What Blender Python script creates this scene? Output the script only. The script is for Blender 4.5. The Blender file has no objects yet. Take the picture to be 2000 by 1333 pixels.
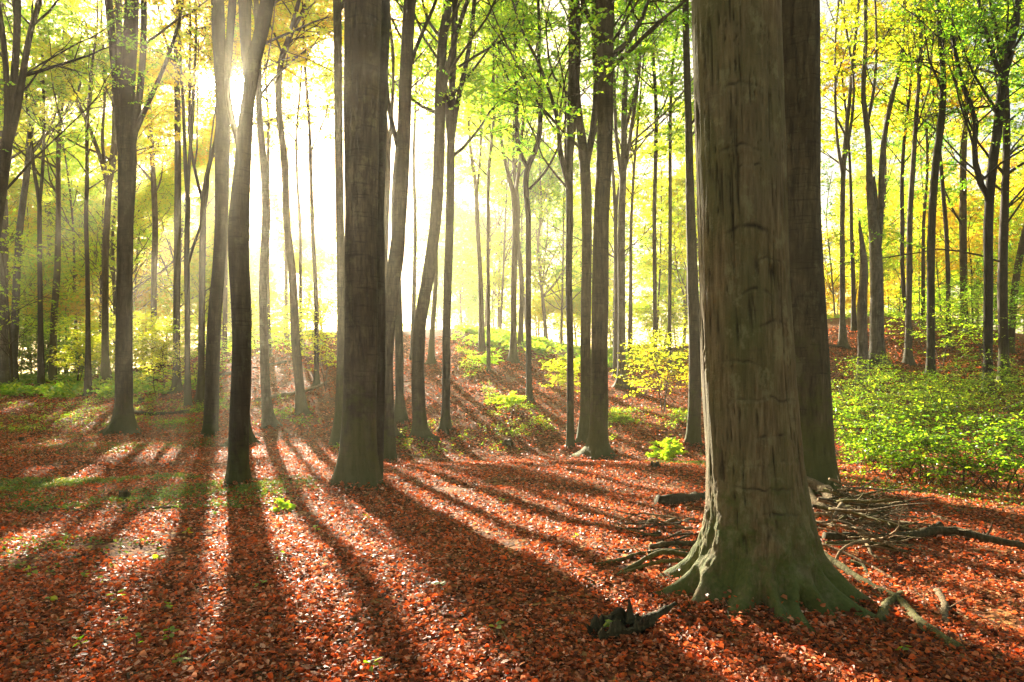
import bpy, math, random
import numpy as np
from mathutils import Vector

# ------------------------------------------------------------------ camera, light, exposure
rng = np.random.default_rng(11)
F, HY, CAMZ = 1333.0, 735.0, 1.6            # focal length and horizon row of the 2000 px wide frame, eye height
SC = bpy.context.scene
COL = SC.collection
cam = bpy.data.cameras.new('camera'); camo = bpy.data.objects.new('camera', cam); COL.objects.link(camo)
cam.sensor_width = 36; cam.lens = 36*F/2000; cam.clip_start = .05; cam.clip_end = 2000
camo.location = (0, 0, CAMZ); camo.rotation_euler = (math.pi/2, 0, 0)
cam.shift_y = (HY-666.5)/2000
SC.camera = camo

S = np.array([(462-1000)/F, 1.0, (HY-185)/F]); S /= np.linalg.norm(S)      # towards the sun
EL = math.asin(S[2]); AZ = math.atan2(S[0], S[1])
sl = bpy.data.lights.new('sun', 'SUN'); so = bpy.data.objects.new('sun', sl); COL.objects.link(so)
sl.energy = 5.0; sl.angle = math.radians(.53); sl.color = (1, .90, .72)
so.rotation_euler = Vector(S).to_track_quat('Z', 'Y').to_euler(); so.location = (S*60).tolist()

W = bpy.data.worlds.new('World'); SC.world = W; W.use_nodes = True
nt = W.node_tree; bg = nt.nodes['Background']
sky = nt.nodes.new('ShaderNodeTexSky'); sky.sky_type = 'NISHITA'; sky.sun_disc = False
sky.sun_elevation = EL; sky.sun_rotation = AZ; sky.dust_density = 2.5; sky.air_density = 1.0; sky.ozone_density = .3
tc = nt.nodes.new('ShaderNodeTexCoord'); nz = nt.nodes.new('ShaderNodeVectorMath'); nz.operation = 'NORMALIZE'
dt = nt.nodes.new('ShaderNodeVectorMath'); dt.operation = 'DOT_PRODUCT'; dt.inputs[1].default_value = S.tolist()
nt.links.new(tc.outputs['Generated'], nz.inputs[0]); nt.links.new(nz.outputs[0], dt.inputs[0])
def wmath(op, a, b):
    m = nt.nodes.new('ShaderNodeMath'); m.operation = op
    for i, v in enumerate((a, b)):
        if isinstance(v, (int, float)): m.inputs[i].default_value = v
        else: nt.links.new(v, m.inputs[i])
    return m.outputs[0]
d0 = wmath('MAXIMUM', dt.outputs['Value'], 0.0)
aur = wmath('ADD', wmath('MULTIPLY', wmath('POWER', d0, 300.0), 8.0), wmath('MULTIPLY', wmath('POWER', d0, 3500.0), 1500.0))
mx = nt.nodes.new('ShaderNodeMix'); mx.data_type = 'RGBA'; mx.blend_type = 'ADD'; mx.inputs[0].default_value = 1
cm = nt.nodes.new('ShaderNodeCombineColor')
nt.links.new(aur, cm.inputs[0]); nt.links.new(wmath('MULTIPLY', aur, .92), cm.inputs[1]); nt.links.new(wmath('MULTIPLY', aur, .75), cm.inputs[2])
tint = nt.nodes.new('ShaderNodeMix'); tint.data_type = 'RGBA'; tint.blend_type = 'MULTIPLY'; tint.inputs[0].default_value = 1
tint.inputs[7].default_value = (1.0, .90, .68, 1)          # warm autumn air
nt.links.new(sky.outputs[0], tint.inputs[6]); nt.links.new(tint.outputs[2], mx.inputs[6]); nt.links.new(cm.outputs[0], mx.inputs[7])
nt.links.new(mx.outputs[2], bg.inputs[0]); bg.inputs[1].default_value = .05

SC.view_settings.view_transform = 'Standard'; SC.view_settings.look = 'None'
SC.view_settings.exposure = 2.65; SC.view_settings.gamma = 1.0
cy = SC.cycles
cy.use_denoising = True; cy.max_bounces = 8; cy.diffuse_bounces = 5; cy.glossy_bounces = 2; cy.transmission_bounces = 4
cy.volume_bounces = 0; cy.transparent_max_bounces = 4; cy.sample_clamp_indirect = 6
cy.use_adaptive_sampling = True; cy.adaptive_threshold = .02
HAZE, HAZE_G = .0013, .74

# ------------------------------------------------------------------ small maths
def sstep(a, b, x):
    t = np.clip((x-a)/(b-a), 0, 1); return t*t*(3-2*t)
def _hash(ix, iy, iz):
    h = (ix*374761393 + iy*668265263 + iz*2147483647) & 0xffffffff
    h = ((h ^ (h >> 13))*1274126177) & 0xffffffff
    return ((h ^ (h >> 16)) & 0xffff)/65535.0
def noise(x, y, z=0.0):
    x, y, z = np.broadcast_arrays(np.asarray(x, float), np.asarray(y, float), np.asarray(z, float))
    ix, iy, iz = (np.floor(v).astype(np.int64) for v in (x, y, z))
    fx, fy, fz = x-ix, y-iy, z-iz
    fx, fy, fz = (v*v*(3-2*v) for v in (fx, fy, fz))
    r = 0
    for a in (0, 1):
        for b in (0, 1):
            for c in (0, 1):
                w = (fx if a else 1-fx)*(fy if b else 1-fy)*(fz if c else 1-fz)
                r = r + w*_hash(ix+a, iy+b, iz+c)
    return r*2-1
def unit(v): return v/np.maximum(np.linalg.norm(v, axis=-1, keepdims=True), 1e-9)

# ------------------------------------------------------------------ terrain
_cu = (np.array([-400, 0, 150, 300, 420, 500, 560, 700, 880, 1000, 1150, 1300, 1450, 1600, 1750, 1900, 2000, 2400])-1000)/F
_cp = np.array([742, 740, 738, 715, 676, 655, 652, 650, 644, 660, 696, 684, 650, 628, 621, 640, 655, 690])
_cz = CAMZ+(HY-_cp)/F*42
def H(x, y):
    x = np.asarray(x, float); y = np.asarray(y, float)
    u = x/np.maximum(y, 6)
    zc = np.interp(u, _cu, _cz)
    s = sstep(18, 42, y)
    z = (zc+.33)*s*(1-.7*sstep(46, 85, y))-.33*sstep(3, 17, y)
    z = z-.45*np.exp(-((y-19)/3.2)**2)*sstep(-.32, -.1, u)*(1-sstep(.34, .5, u))
    z = z+.10*noise(x*.35+7, y*.35)*sstep(1, 6, np.hypot(x, y))+.035*noise(x*1.3, y*1.3+3)
    return z
_YS = np.concatenate([np.arange(2.2, 30, .03), np.arange(30, 120, .1)])
def depth_at(px, py):
    u = (px-1000)/F
    g = HY-(H(u*_YS, _YS)-CAMZ)/_YS*F
    k = np.nonzero(g <= py)[0]
    return float(_YS[k[0]]) if len(k) else 60.0
def P(px, py, Y): return np.array([(px-1000)/F*Y, Y, CAMZ+(HY-py)/F*Y])
def G(px, py):
    Y = depth_at(px, py); x = (px-1000)/F*Y
    return np.array([x, Y, float(H(x, Y))])

# where sun reaches the ground between the crowns (frame polygons laid onto the ground)
LIT_PX = [
 [(775, 952), (850, 958), (1010, 1025), (1075, 1078), (1020, 1100), (890, 1030)],
 [(890, 965), (930, 965), (1045, 1012), (1030, 1022)],
 [(1060, 1085), (1120, 1080), (1330, 1140), (1420, 1165), (1580, 1215), (1800, 1345), (1500, 1345), (1340, 1205), (1180, 1140)],
 [(505, 995), (560, 985), (720, 1010), (745, 1090), (640, 1140), (520, 1095)],
 [(370, 1040), (410, 1040), (400, 1120), (345, 1130)],
 [(180, 1085), (270, 1060), (240, 1120), (165, 1150)],
 [(-60, 1050), (120, 1035), (110, 1085), (-60, 1120)],
 [(960, 1200), (1120, 1190), (1250, 1345), (930, 1345)],
 [(1235, 950), (1390, 985), (1380, 1060), (1260, 1030)],
 [(1640, 955), (2050, 985), (2050, 1030), (1660, 995)],
 [(1610, 1090), (1700, 1085), (2080, 1180), (2080, 1225), (1720, 1140)],
 [(1750, 1175), (1850, 1185), (2050, 1300), (1950, 1320)],
 [(180, 868), (350, 868), (340, 905), (190, 900)],
 [(555, 872), (670, 868), (650, 945), (570, 925)],
 [(820, 858), (905, 862), (900, 885), (830, 880)], [(915, 876), (1060, 890), (1040, 915), (930, 905)],
 [(1050, 905), (1180, 915), (1390, 950), (1385, 975), (1200, 965), (1060, 930)],
 [(60, 915), (190, 905), (180, 950), (70, 950)],
 [(880, 640), (960, 650), (1040, 700), (1150, 790), (1240, 850), (1110, 885), (1000, 870), (930, 760)], [(1120, 720), (1330, 780), (1340, 850), (1180, 790)], [(690, 660), (800, 660), (860, 850), (800, 850)], [(1600, 640), (1700, 640), (1900, 720), (1760, 720)], [(420, 700), (520, 680), (600, 800), (480, 850)],
 [(890, 645), (935, 648), (1010, 740), (1130, 840), (1110, 880), (1030, 860), (950, 745)],
 [(100, 765), (290, 765), (270, 830), (90, 830)], [(470, 815), (545, 815), (540, 890), (490, 890)],
 [(560, 690), (620, 690), (640, 800), (590, 800)], [(1120, 760), (1340, 810), (1340, 850), (1140, 800)],
 [(0, 770), (90, 770), (80, 810), (0, 810)], [(1180, 860), (1370, 870), (1370, 905), (1200, 895)],
 [(1605, 790), (2200, 780), (2200, 1050), (1625, 985)], [(1600, 690), (1700, 700), (1680, 780), (1600, 770)],
]
LIT = [np.array([G(*p)[:2] for p in poly]) for poly in LIT_PX]
def inpoly(x, y, poly):
    r = np.zeros(x.shape, bool); n = len(poly); j = n-1
    for i in range(n):
        xi, yi = poly[i]; xj, yj = poly[j]
        c = ((yi > y) != (yj > y)) & (x < (xj-xi)*(y-yi)/(yj-yi+1e-12)+xi)
        r ^= c; j = i
    return r
CAM = np.array([0, 0, CAMZ])
def sun_open(p):
    """True for points whose shadow would fall on a sunlit patch, or that stand between the camera and the sun."""
    t = p[:, 2]/S[2]
    for _ in range(2):
        q = p-S*t[:, None]; t = t+(q[:, 2]-H(q[:, 0], q[:, 1]))/S[2]
    q = p-S*t[:, None]
    q = q[:, :2]+rng.normal(0, .06, (len(p), 2))
    m = np.zeros(len(p), bool)
    for poly in LIT: m |= inpoly(q[:, 0], q[:, 1], poly)
    m &= p[:, 2]-H(p[:, 0], p[:, 1]) > 1.5
    d = p-CAM; a = d@S
    m |= (np.linalg.norm(d-a[:, None]*S, axis=1) < np.minimum(.25+.008*a, .7)) & (a > 0)
    return m

# ------------------------------------------------------------------ mesh building
class MB:
    def __init__(s): s.v = []; s.q = []; s.t = []; s.n = 0; s.mi = []; s.mt = []
    def add(s, v, q=None, t=None, mat=0):
        v = np.asarray(v, float).reshape(-1, 3)
        if q is not None and len(q): q = np.asarray(q).reshape(-1, 4); s.q.append(q+s.n); s.mi.append(np.full(len(q), mat))
        if t is not None and len(t): t = np.asarray(t).reshape(-1, 3); s.t.append(t+s.n); s.mt.append(np.full(len(t), mat))
        s.v.append(v); s.n += len(v)
    def build(s, name, mats, parent=None, origin=(0, 0, 0), smooth=True, link=True):
        me = bpy.data.meshes.new(name)
        v = np.concatenate(s.v)-np.asarray(origin, float)
        q = np.concatenate(s.q) if s.q else np.zeros((0, 4), int)
        t = np.concatenate(s.t) if s.t else np.zeros((0, 3), int)
        loops = np.concatenate([q.ravel(), t.ravel()])
        tot = np.concatenate([np.full(len(q), 4), np.full(len(t), 3)])
        st = np.concatenate([[0], np.cumsum(tot)[:-1]])
        me.vertices.add(len(v)); me.vertices.foreach_set('co', v.astype(np.float32).ravel())
        me.loops.add(len(loops)); me.loops.foreach_set('vertex_index', loops.astype(np.int32))
        me.polygons.add(len(tot)); me.polygons.foreach_set('loop_start', st.astype(np.int32))
        me.polygons.foreach_set('loop_total', tot.astype(np.int32))
        me.polygons.foreach_set('use_smooth', np.full(len(tot), smooth))
        if not isinstance(mats, (list, tuple)): mats = [mats]
        for m in mats: me.materials.append(m)
        if len(mats) > 1:
            me.polygons.foreach_set('material_index', np.concatenate(s.mi+s.mt).astype(np.int32))
        me.update(calc_edges=True); me.validate()
        o = bpy.data.objects.new(name, me); COL.objects.link(o)
        if parent is not None: o.parent = parent
        else: o.location = origin
        return o
def tag(o, label=None, cat=None, group=None, kind=None):
    if label: o['label'] = label
    if cat: o['category'] = cat
    if group: o['group'] = group
    if kind: o['kind'] = kind
    return o
def empty(name, loc):
    o = bpy.data.objects.new(name, None); COL.objects.link(o); o.location = [float(c) for c in loc]; o.empty_display_size = .3
    return o

def tubes(mb, pts, rad, sides, mat=0, rough=0.0, lobes=None, cap=False):
    """pts (N,K,3), rad (N,K): N tubes at once."""
    pts = np.asarray(pts, float); rad = np.asarray(rad, float)
    if pts.ndim == 2: pts = pts[None]; rad = rad[None]
    N, K, _ = pts.shape
    t = unit(np.gradient(pts, axis=1))
    mean = unit(pts[:, -1]-pts[:, 0])
    ref = np.where(np.abs(mean[:, 2:3]) < .8, np.array([[0, 0, 1.]]), np.array([[1., 0, 0]]))[:, None, :]
    a = unit(np.cross(t, ref)); b = np.cross(t, a)
    th = np.arange(sides)*2*math.pi/sides
    r = rad[:, :, None]*np.ones(sides)
    if lobes is not None: r = r*lobes
    if rough:
        c = pts[:, :, None, :]+(a[:, :, None]*np.cos(th)[:, None]+b[:, :, None]*np.sin(th)[:, None])*rad[:, :, None, None]
        k = .6/np.maximum(rad.mean(), .01)
        r = r*(1+rough*noise(c[..., 0]*k, c[..., 1]*k, c[..., 2]*k*.4))
    v = pts[:, :, None, :]+r[..., None]*(a[:, :, None]*np.cos(th)[:, None]+b[:, :, None]*np.sin(th)[:, None])
    idx = np.arange(N*K*sides).reshape(N, K, sides); nx = np.roll(idx, -1, 2)
    q = np.stack([idx[:, :-1], nx[:, :-1], nx[:, 1:], idx[:, 1:]], -1).reshape(-1, 4)
    tri = []
    vv = v.reshape(-1, 3)
    if cap:
        cs = pts[:, [0, -1]].reshape(-1, 3); b0 = len(vv); vv = np.concatenate([vv, cs])
        for n in range(N):
            for e, k in ((0, 0), (1, K-1)):
                c = b0+2*n+e
                for s_ in range(sides): tri.append((c, idx[n, k, s_], idx[n, k, (s_+1) % sides]) if e else (c, idx[n, k, (s_+1) % sides], idx[n, k, s_]))
    mb.add(vv, q, tri, mat)
def grow(st, d, L, K, up=0.0, wob=.1):
    """N curved shoots: start, direction, length -> (N,K+1,3)"""
    N = len(st); p = np.zeros((N, K+1, 3)); p[:, 0] = st; d = unit(d); L = np.asarray(L)
    for k in range(K):
        d = unit(d+np.array([0, 0, up])/K+rng.normal(0, wob, (N, 3)))
        p[:, k+1] = p[:, k]+d*(L/K)[:, None]
    return p
def along(p, n, t0=.2, t1=1.0):
    """n points on every shoot: position, direction, parameter"""
    N, K, _ = p.shape; K -= 1
    t = t0+(t1-t0)*((np.arange(n)+rng.random((N, n)))/n)
    s = np.clip(t*K, 0, K-1e-6); i = s.astype(int); f = (s-i)[..., None]
    ii = np.arange(N)[:, None]
    a = p[ii, i]; b = p[ii, i+1]
    return (a*(1-f)+b*f).reshape(-1, 3), unit(b-a).reshape(-1, 3), t.ravel()
def spread(d, lo, hi):
    """directions turned off d by an angle between lo and hi degrees, at random azimuth"""
    N = len(d); r = unit(np.cross(d, rng.normal(0, 1, (N, 3))))
    a = np.radians(rng.uniform(lo, hi, N))[:, None]
    return unit(d*np.cos(a)+r*np.sin(a))
def leaves(mb, pos, axis, L, flat=.55, mat=0, six=False, wr=.58):
    """leaf blades: base at pos, pointing along axis, mostly level"""
    N = len(pos)
    if not N: return
    n = unit(np.array([0, 0, 1.])+rng.normal(0, flat, (N, 3)))
    ax = unit(axis-n*np.sum(axis*n, -1, keepdims=True)); sd = np.cross(n, ax)
    L = (L*rng.uniform(.7, 1.25, N))[:, None]; w = L*wr*.5
    lift = n*L*rng.uniform(-.05, .16, (N, 1)); droop = n*L*rng.uniform(-.25, .05, (N, 1))
    if not six:
        v = np.stack([pos, pos+ax*L*.48+sd*w+lift, pos+ax*L+droop, pos+ax*L*.48-sd*w+lift], 1)
        f = np.arange(4*N).reshape(N, 4)
        mb.add(v, f, None, mat)
    else:
        v = np.stack([pos, pos+ax*L*.3+sd*w*.9+lift, pos+ax*L*.66+sd*w*.85+lift*.8+droop*.4, pos+ax*L+droop,
                      pos+ax*L*.66-sd*w*.85+lift*.8+droop*.4, pos+ax*L*.3-sd*w*.9+lift], 1)
        b = np.arange(N)[:, None]*6
        f = np.concatenate([b+np.array([[0, 1, 2, 3]]), b+np.array([[0, 3, 4, 5]])])
        mb.add(v, f, None, mat)

# ------------------------------------------------------------------ materials
class NT:
    def __init__(s, name):
        s.m = bpy.data.materials.new(name); s.m.use_nodes = True; s.t = s.m.node_tree; s.t.nodes.clear()
        s.out = s.n('OutputMaterial')
    def n(s, t, **kw):
        x = s.t.nodes.new('ShaderNode'+t)
        for k, v in kw.items(): setattr(x, k, v)
        return x
    def l(s, a, b):
        s.t.links.new(a, b)
    def put(s, sock, v):
        if hasattr(v, 'is_output') or isinstance(v, bpy.types.NodeSocket): s.l(v, sock)
        else: sock.default_value = v
    def ramp(s, fac, stops, interp='LINEAR'):
        r = s.n('ValToRGB'); e = r.color_ramp.elements; r.color_ramp.interpolation = interp
        while len(e) > 1: e.remove(e[-1])
        e[0].position = stops[0][0]; e[0].color = (*stops[0][1], 1) if len(stops[0][1]) == 3 else stops[0][1]
        for p, c in stops[1:]:
            x = e.new(p); x.color = (*c, 1)
        s.l(fac, r.inputs[0]); return r.outputs[0]
    def mix(s, f, a, b, mode='MIX'):
        m = s.n('Mix', data_type='RGBA', blend_type=mode)
        s.put(m.inputs[0], f)
        for k, v in ((6, a), (7, b)):
            s.put(m.inputs[k], (*v, 1) if isinstance(v, tuple) and len(v) == 3 else v)
        return m.outputs[2]
    def math(s, op, a, b=0.0):
        m = s.n('Math', operation=op); s.put(m.inputs[0], a); s.put(m.inputs[1], b); return m.outputs[0]
    def noise(s, vec, scale, detail=4, rough=.55):
        x = s.n('TexNoise'); x.inputs['Scale'].default_value = scale; x.inputs['Detail'].default_value = detail
        x.inputs['Roughness'].default_value = rough; s.l(vec, x.inputs['Vector']); return x.outputs[0]
    def mapping(s, vec, scale):
        x = s.n('Mapping'); x.inputs['Scale'].default_value = scale; s.l(vec, x.inputs[0]); return x.outputs[0]

def leaf_mat(name, stops, trans=.72, tboost=1.45):
    """thin blades: each one its own tone, light passes through"""
    k = NT(name); g = k.n('NewGeometry'); oi = k.n('ObjectInfo')
    f = k.math('ADD', k.math('MULTIPLY', g.outputs['Random Per Island'], .75), k.math('MULTIPLY', oi.outputs['Random'], .25))
    c = k.ramp(f, stops)
    d = k.n('BsdfDiffuse'); k.l(k.mix(1.0, c, (.32, .36, .34), 'MULTIPLY'), d.inputs[0])
    t = k.n('BsdfTranslucent'); k.l(k.mix(1.0, c, (tboost, tboost, tboost), 'MULTIPLY'), t.inputs[0])
    m = k.n('MixShader'); m.inputs[0].default_value = trans
    k.l(d.outputs[0], m.inputs[1]); k.l(t.outputs[0], m.inputs[2])
    gl = k.n('BsdfGlossy'); gl.inputs['Roughness'].default_value = .38; gl.inputs[0].default_value = (.9, .95, .9, 1)
    m2 = k.n('MixShader'); m2.inputs[0].default_value = .05
    k.l(m.outputs[0], m2.inputs[1]); k.l(gl.outputs[0], m2.inputs[2]); k.l(m2.outputs[0], k.out.inputs[0])
    return k.m
LM = {
 'green': leaf_mat('leaf green', [(0, (.08, .25, .010)), (.35, (.18, .42, .012)), (.7, (.36, .56, .018)), (1, (.60, .64, .03))]),
 'lime': leaf_mat('leaf yellow green', [(0, (.20, .42, .012)), (.4, (.40, .60, .015)), (.75, (.60, .68, .025)), (1, (.74, .66, .04))]),
 'yellow': leaf_mat('leaf yellow', [(0, (.36, .52, .012)), (.4, (.60, .66, .018)), (.8, (.76, .68, .025)), (1, (.78, .56, .03))]),
 'gold': leaf_mat('leaf gold', [(0, (.58, .54, .015)), (.4, (.74, .60, .02)), (.8, (.77, .48, .02)), (1, (.64, .30, .015))]),
 'herb': leaf_mat('leaf herb', [(0, (.06, .13, .012)), (.4, (.15, .26, .02)), (.75, (.30, .38, .03)), (1, (.48, .44, .05))], .5, 1.1),
 'shrub': leaf_mat('leaf shrub', [(0, (.09, .26, .008)), (.4, (.24, .46, .012)), (.75, (.46, .58, .016)), (1, (.68, .60, .025))], .68, 1.3),
}
def bark_mat(name, c0, c1, c2, moss=.5, mossh=.7, scale=1.0, crack=.5, lichen=.5):
    k = NT(name); tcn = k.n('TexCoord'); ob = tcn.outputs['Object']; oi = k.n('ObjectInfo')
    ad = k.n('VectorMath', operation='ADD'); k.l(ob, ad.inputs[0])
    cv = k.n('CombineXYZ'); k.l(k.math('MULTIPLY', oi.outputs['Random'], 37.0), cv.inputs[0]); k.l(k.math('MULTIPLY', oi.outputs['Random'], 91.0), cv.inputs[2]); k.l(cv.outputs[0], ad.inputs[1])
    o2 = ad.outputs[0]
    n1 = k.noise(k.mapping(o2, (11*scale, 11*scale, 1.6*scale)), 1.6, 7, .68); n2 = k.noise(o2, 1.9, 4, .6)
    col = k.ramp(n1, [(.30, c0), (.5, c1), (.70, c2)])
    col = k.mix(k.ramp(n2, [(.42, (0, 0, 0)), (.62, (.75, .75, .75))]), col, tuple(v*.55 for v in c1))
    lz = k.noise(k.mapping(o2, (3.5*scale, 3.5*scale, 2.2*scale)), 1.4, 7, .72)
    col = k.mix(k.math('MULTIPLY', k.ramp(lz, [(.55, (0, 0, 0)), (.63, (1, 1, 1))]), lichen), col, (c2[0]*1.05, c2[1]*1.22, c2[2]*1.15))
    ring = k.noise(k.mapping(o2, (1.6, 1.6, 19*scale)), 1.5, 5, .65)
    col = k.mix(k.math('MULTIPLY', k.ramp(ring, [(.56, (0, 0, 0)), (.64, (1, 1, 1))]), .55), col, tuple(v*.45 for v in c0))
    cr = k.noise(k.mapping(o2, (17*scale, 17*scale, 1.9*scale)), 1.0, 6, .7)
    crm = k.ramp(cr, [(.38, (1, 1, 1)), (.45, (0, 0, 0))])
    col = k.mix(k.math('MULTIPLY', crm, crack), col, (.014, .010, .007))
    sp = k.n('SeparateXYZ'); k.l(ob, sp.inputs[0])
    hz = k.math('SUBTRACT', 1.0, k.math('DIVIDE', sp.outputs[2], k.math('MULTIPLY', mossh, k.math('ADD', .5, k.math('MULTIPLY', oi.outputs['Random'], 1.6)))))
    mf = k.math('MULTIPLY', k.math('ADD', hz, k.math('MULTIPLY', k.noise(o2, 4.2, 7, .7), 2.6)), .5)
    mk = k.ramp(mf, [(.68, (0, 0, 0)), (.98, (1, 1, 1))])
    col = k.mix(k.math('MULTIPLY', mk, moss), col, (.075, .085, .016))
    col = k.mix(1.0, col, k.ramp(oi.outputs['Random'], [(0, (.74, .78, .80)), (.5, (1.0, 1.0, .9)), (1, (1.22, 1.1, .98))]), 'MULTIPLY')
    p = k.n('BsdfPrincipled'); k.l(col, p.inputs['Base Color']); p.inputs['Roughness'].default_value = .85
    p.inputs['Specular IOR Level'].default_value = .2
    b = k.n('Bump'); b.inputs['Strength'].default_value = .8; b.inputs['Distance'].default_value = .02
    hgt = k.math('ADD', k.math('MULTIPLY', n1, .8), k.math('MULTIPLY', k.math('SUBTRACT', 1.0, crm), .7))
    k.l(hgt, b.inputs['Height']); k.l(b.outputs[0], p.inputs['Normal']); k.l(p.outputs[0], k.out.inputs[0])
    return k.m
BARK = bark_mat('beech bark', (.040, .026, .014), (.086, .059, .033), (.145, .105, .06))
BARKD = bark_mat('dark bark', (.024, .017, .011), (.054, .040, .025), (.10, .077, .05), .6, 1.0)
BARKG = bark_mat('grey bark', (.07, .06, .05), (.14, .12, .10), (.23, .20, .165), .35)
WOOD = bark_mat('dead wood', (.11, .068, .036), (.26, .165, .088), (.44, .31, .185), .2, .3, 2.0)
WOODM = bark_mat('mossy wood', (.07, .05, .02), (.17, .125, .05), (.29, .23, .10), .45, 3.0, 2.0)
WOODD = bark_mat('rotten wood', (.03, .019, .011), (.08, .052, .03), (.18, .12, .07), .25, .4, 2.0)
BARKO = bark_mat('olive bark', (.036, .028, .014), (.08, .063, .032), (.135, .112, .06), .7, 1.6)
TWIG = bark_mat('twig bark', (.05, .036, .022), (.10, .072, .045), (.15, .11, .07), 0)

def ground_mat():
    k = NT('forest floor'); g = k.n('NewGeometry'); pos = g.outputs['Position']
    v = k.n('TexVoronoi'); v.inputs['Scale'].default_value = 17; k.l(pos, v.inputs['Vector'])
    sep = k.n('SeparateColor'); k.l(v.outputs['Color'], sep.inputs[0])
    col = k.ramp(sep.outputs[0], [(0, (.06, .025, .01)), (.3, (.16, .062, .02)), (.55, (.27, .10, .032)), (.8, (.37, .16, .05)), (.94, (.42, .23, .08)), (1, (.46, .30, .10))])
    edge = k.ramp(v.outputs['Distance'], [(.25, (1, 1, 1)), (.75, (.35, .3, .3))])
    col = k.mix(1.0, col, edge, 'MULTIPLY')
    n = k.noise(pos, .45, 5); col = k.mix(k.ramp(n, [(.45, (0, 0, 0)), (.75, (.5, .5, .5))]), col, (.08, .04, .018))
    p = k.n('BsdfPrincipled'); k.l(col, p.inputs['Base Color']); p.inputs['Roughness'].default_value = .9; p.inputs['Specular IOR Level'].default_value = .05
    b = k.n('Bump'); b.inputs['Strength'].default_value = .6; b.inputs['Distance'].default_value = .03
    k.l(k.math('ADD', sep.outputs[1], k.noise(pos, 30, 2)), b.inputs['Height']); k.l(b.outputs[0], p.inputs['Normal'])
    k.l(p.outputs[0], k.out.inputs[0]); return k.m
def litter_mat():
    k = NT('fallen leaves'); g = k.n('NewGeometry'); r0 = g.outputs['Random Per Island']
    wet = k.noise(g.outputs['Position'], .9, 5, .6)          # drier, paler drifts and damp, darker ones
    r = k.math('ADD', k.math('MULTIPLY', r0, .86), k.math('MULTIPLY', k.math('SUBTRACT', wet, .38), .42))
    c = k.ramp(r, [(0, (.045, .018, .008)), (.2, (.13, .052, .021)), (.45, (.27, .09, .03)), (.60, (.40, .125, .034)), (.74, (.54, .12, .024)),
                   (.80, (.36, .17, .075)), (.88, (.52, .32, .18)), (.96, (.64, .46, .31)), (.98, (.66, .24, .02)), (1, (.68, .42, .03))])
    c = k.mix(1.0, c, (1.38, 1.25, 1.2), 'MULTIPLY')
    p = k.n('BsdfPrincipled'); k.l(c, p.inputs['Base Color']); p.inputs['Roughness'].default_value = .5
    p.inputs['Specular IOR Level'].default_value = .25
    t = k.n('BsdfTranslucent'); k.l(k.mix(1.0, c, (1.35, .9, .75), 'MULTIPLY'), t.inputs[0])
    m = k.n('MixShader'); m.inputs[0].default_value = .42; k.l(p.outputs[0], m.inputs[1]); k.l(t.outputs[0], m.inputs[2])
    k.l(m.outputs[0], k.out.inputs[0]); return k.m
GROUND = ground_mat(); LITTER = litter_mat()

# ------------------------------------------------------------------ ground
gx = np.concatenate([-np.geomspace(320, 12, 70)[:-1], np.arange(-12, 12.01, .11), np.geomspace(12, 320, 70)[1:]])
gy = np.concatenate([-np.geomspace(120, 2, 18)[:-1], np.arange(-2, 24, .12), np.geomspace(24, 420, 140)])
X, Y = np.meshgrid(gx, gy)
Z = H(X, Y)+.02*noise(X*4, Y*4)
idx = np.arange(X.size).reshape(X.shape)
mb = MB(); mb.add(np.stack([X, Y, Z], -1), np.stack([idx[:-1, :-1], idx[:-1, 1:], idx[1:, 1:], idx[1:, :-1]], -1))
tag(mb.build('ground', GROUND), kind='structure')

# ------------------------------------------------------------------ trees
BASES = []
def resample(pts, rad, step):
    pts = np.asarray(pts); d = np.concatenate([[0], np.cumsum(np.linalg.norm(np.diff(pts, axis=0), axis=1))])
    n = max(3, int(d[-1]/step)+1); t = np.linspace(0, d[-1], n)
    # smooth (Catmull-like) by cubic through np: piecewise hermite
    m = np.gradient(pts, d, axis=0); mr = np.gradient(np.asarray(rad), d)
    i = np.clip(np.searchsorted(d, t, 'right')-1, 0, len(d)-2); h = (d[i+1]-d[i]); s = (t-d[i])/h
    h00 = 2*s**3-3*s**2+1; h10 = s**3-2*s**2+s; h01 = -2*s**3+3*s**2; h11 = s**3-s**2
    P_ = h00[:, None]*pts[i]+(h10*h)[:, None]*m[i]+h01[:, None]*pts[i+1]+(h11*h)[:, None]*m[i+1]
    return P_, np.interp(t, d, rad)

def stem_line(px_pts, Y, lean=0.0, jit=.25):
    a = np.array(px_pts, float); p = np.array([P(x, y, Y) for x, y, w in a]); r = a[:, 2]/F*Y/2
    k = np.arange(len(p)); p[:, 1] += lean*(p[:, 2]-p[0, 2])
    s = p[:, 1]/Y; p[:, 0] *= s; p[:, 2] = CAMZ+(p[:, 2]-CAMZ)*s
    return p, r

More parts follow.
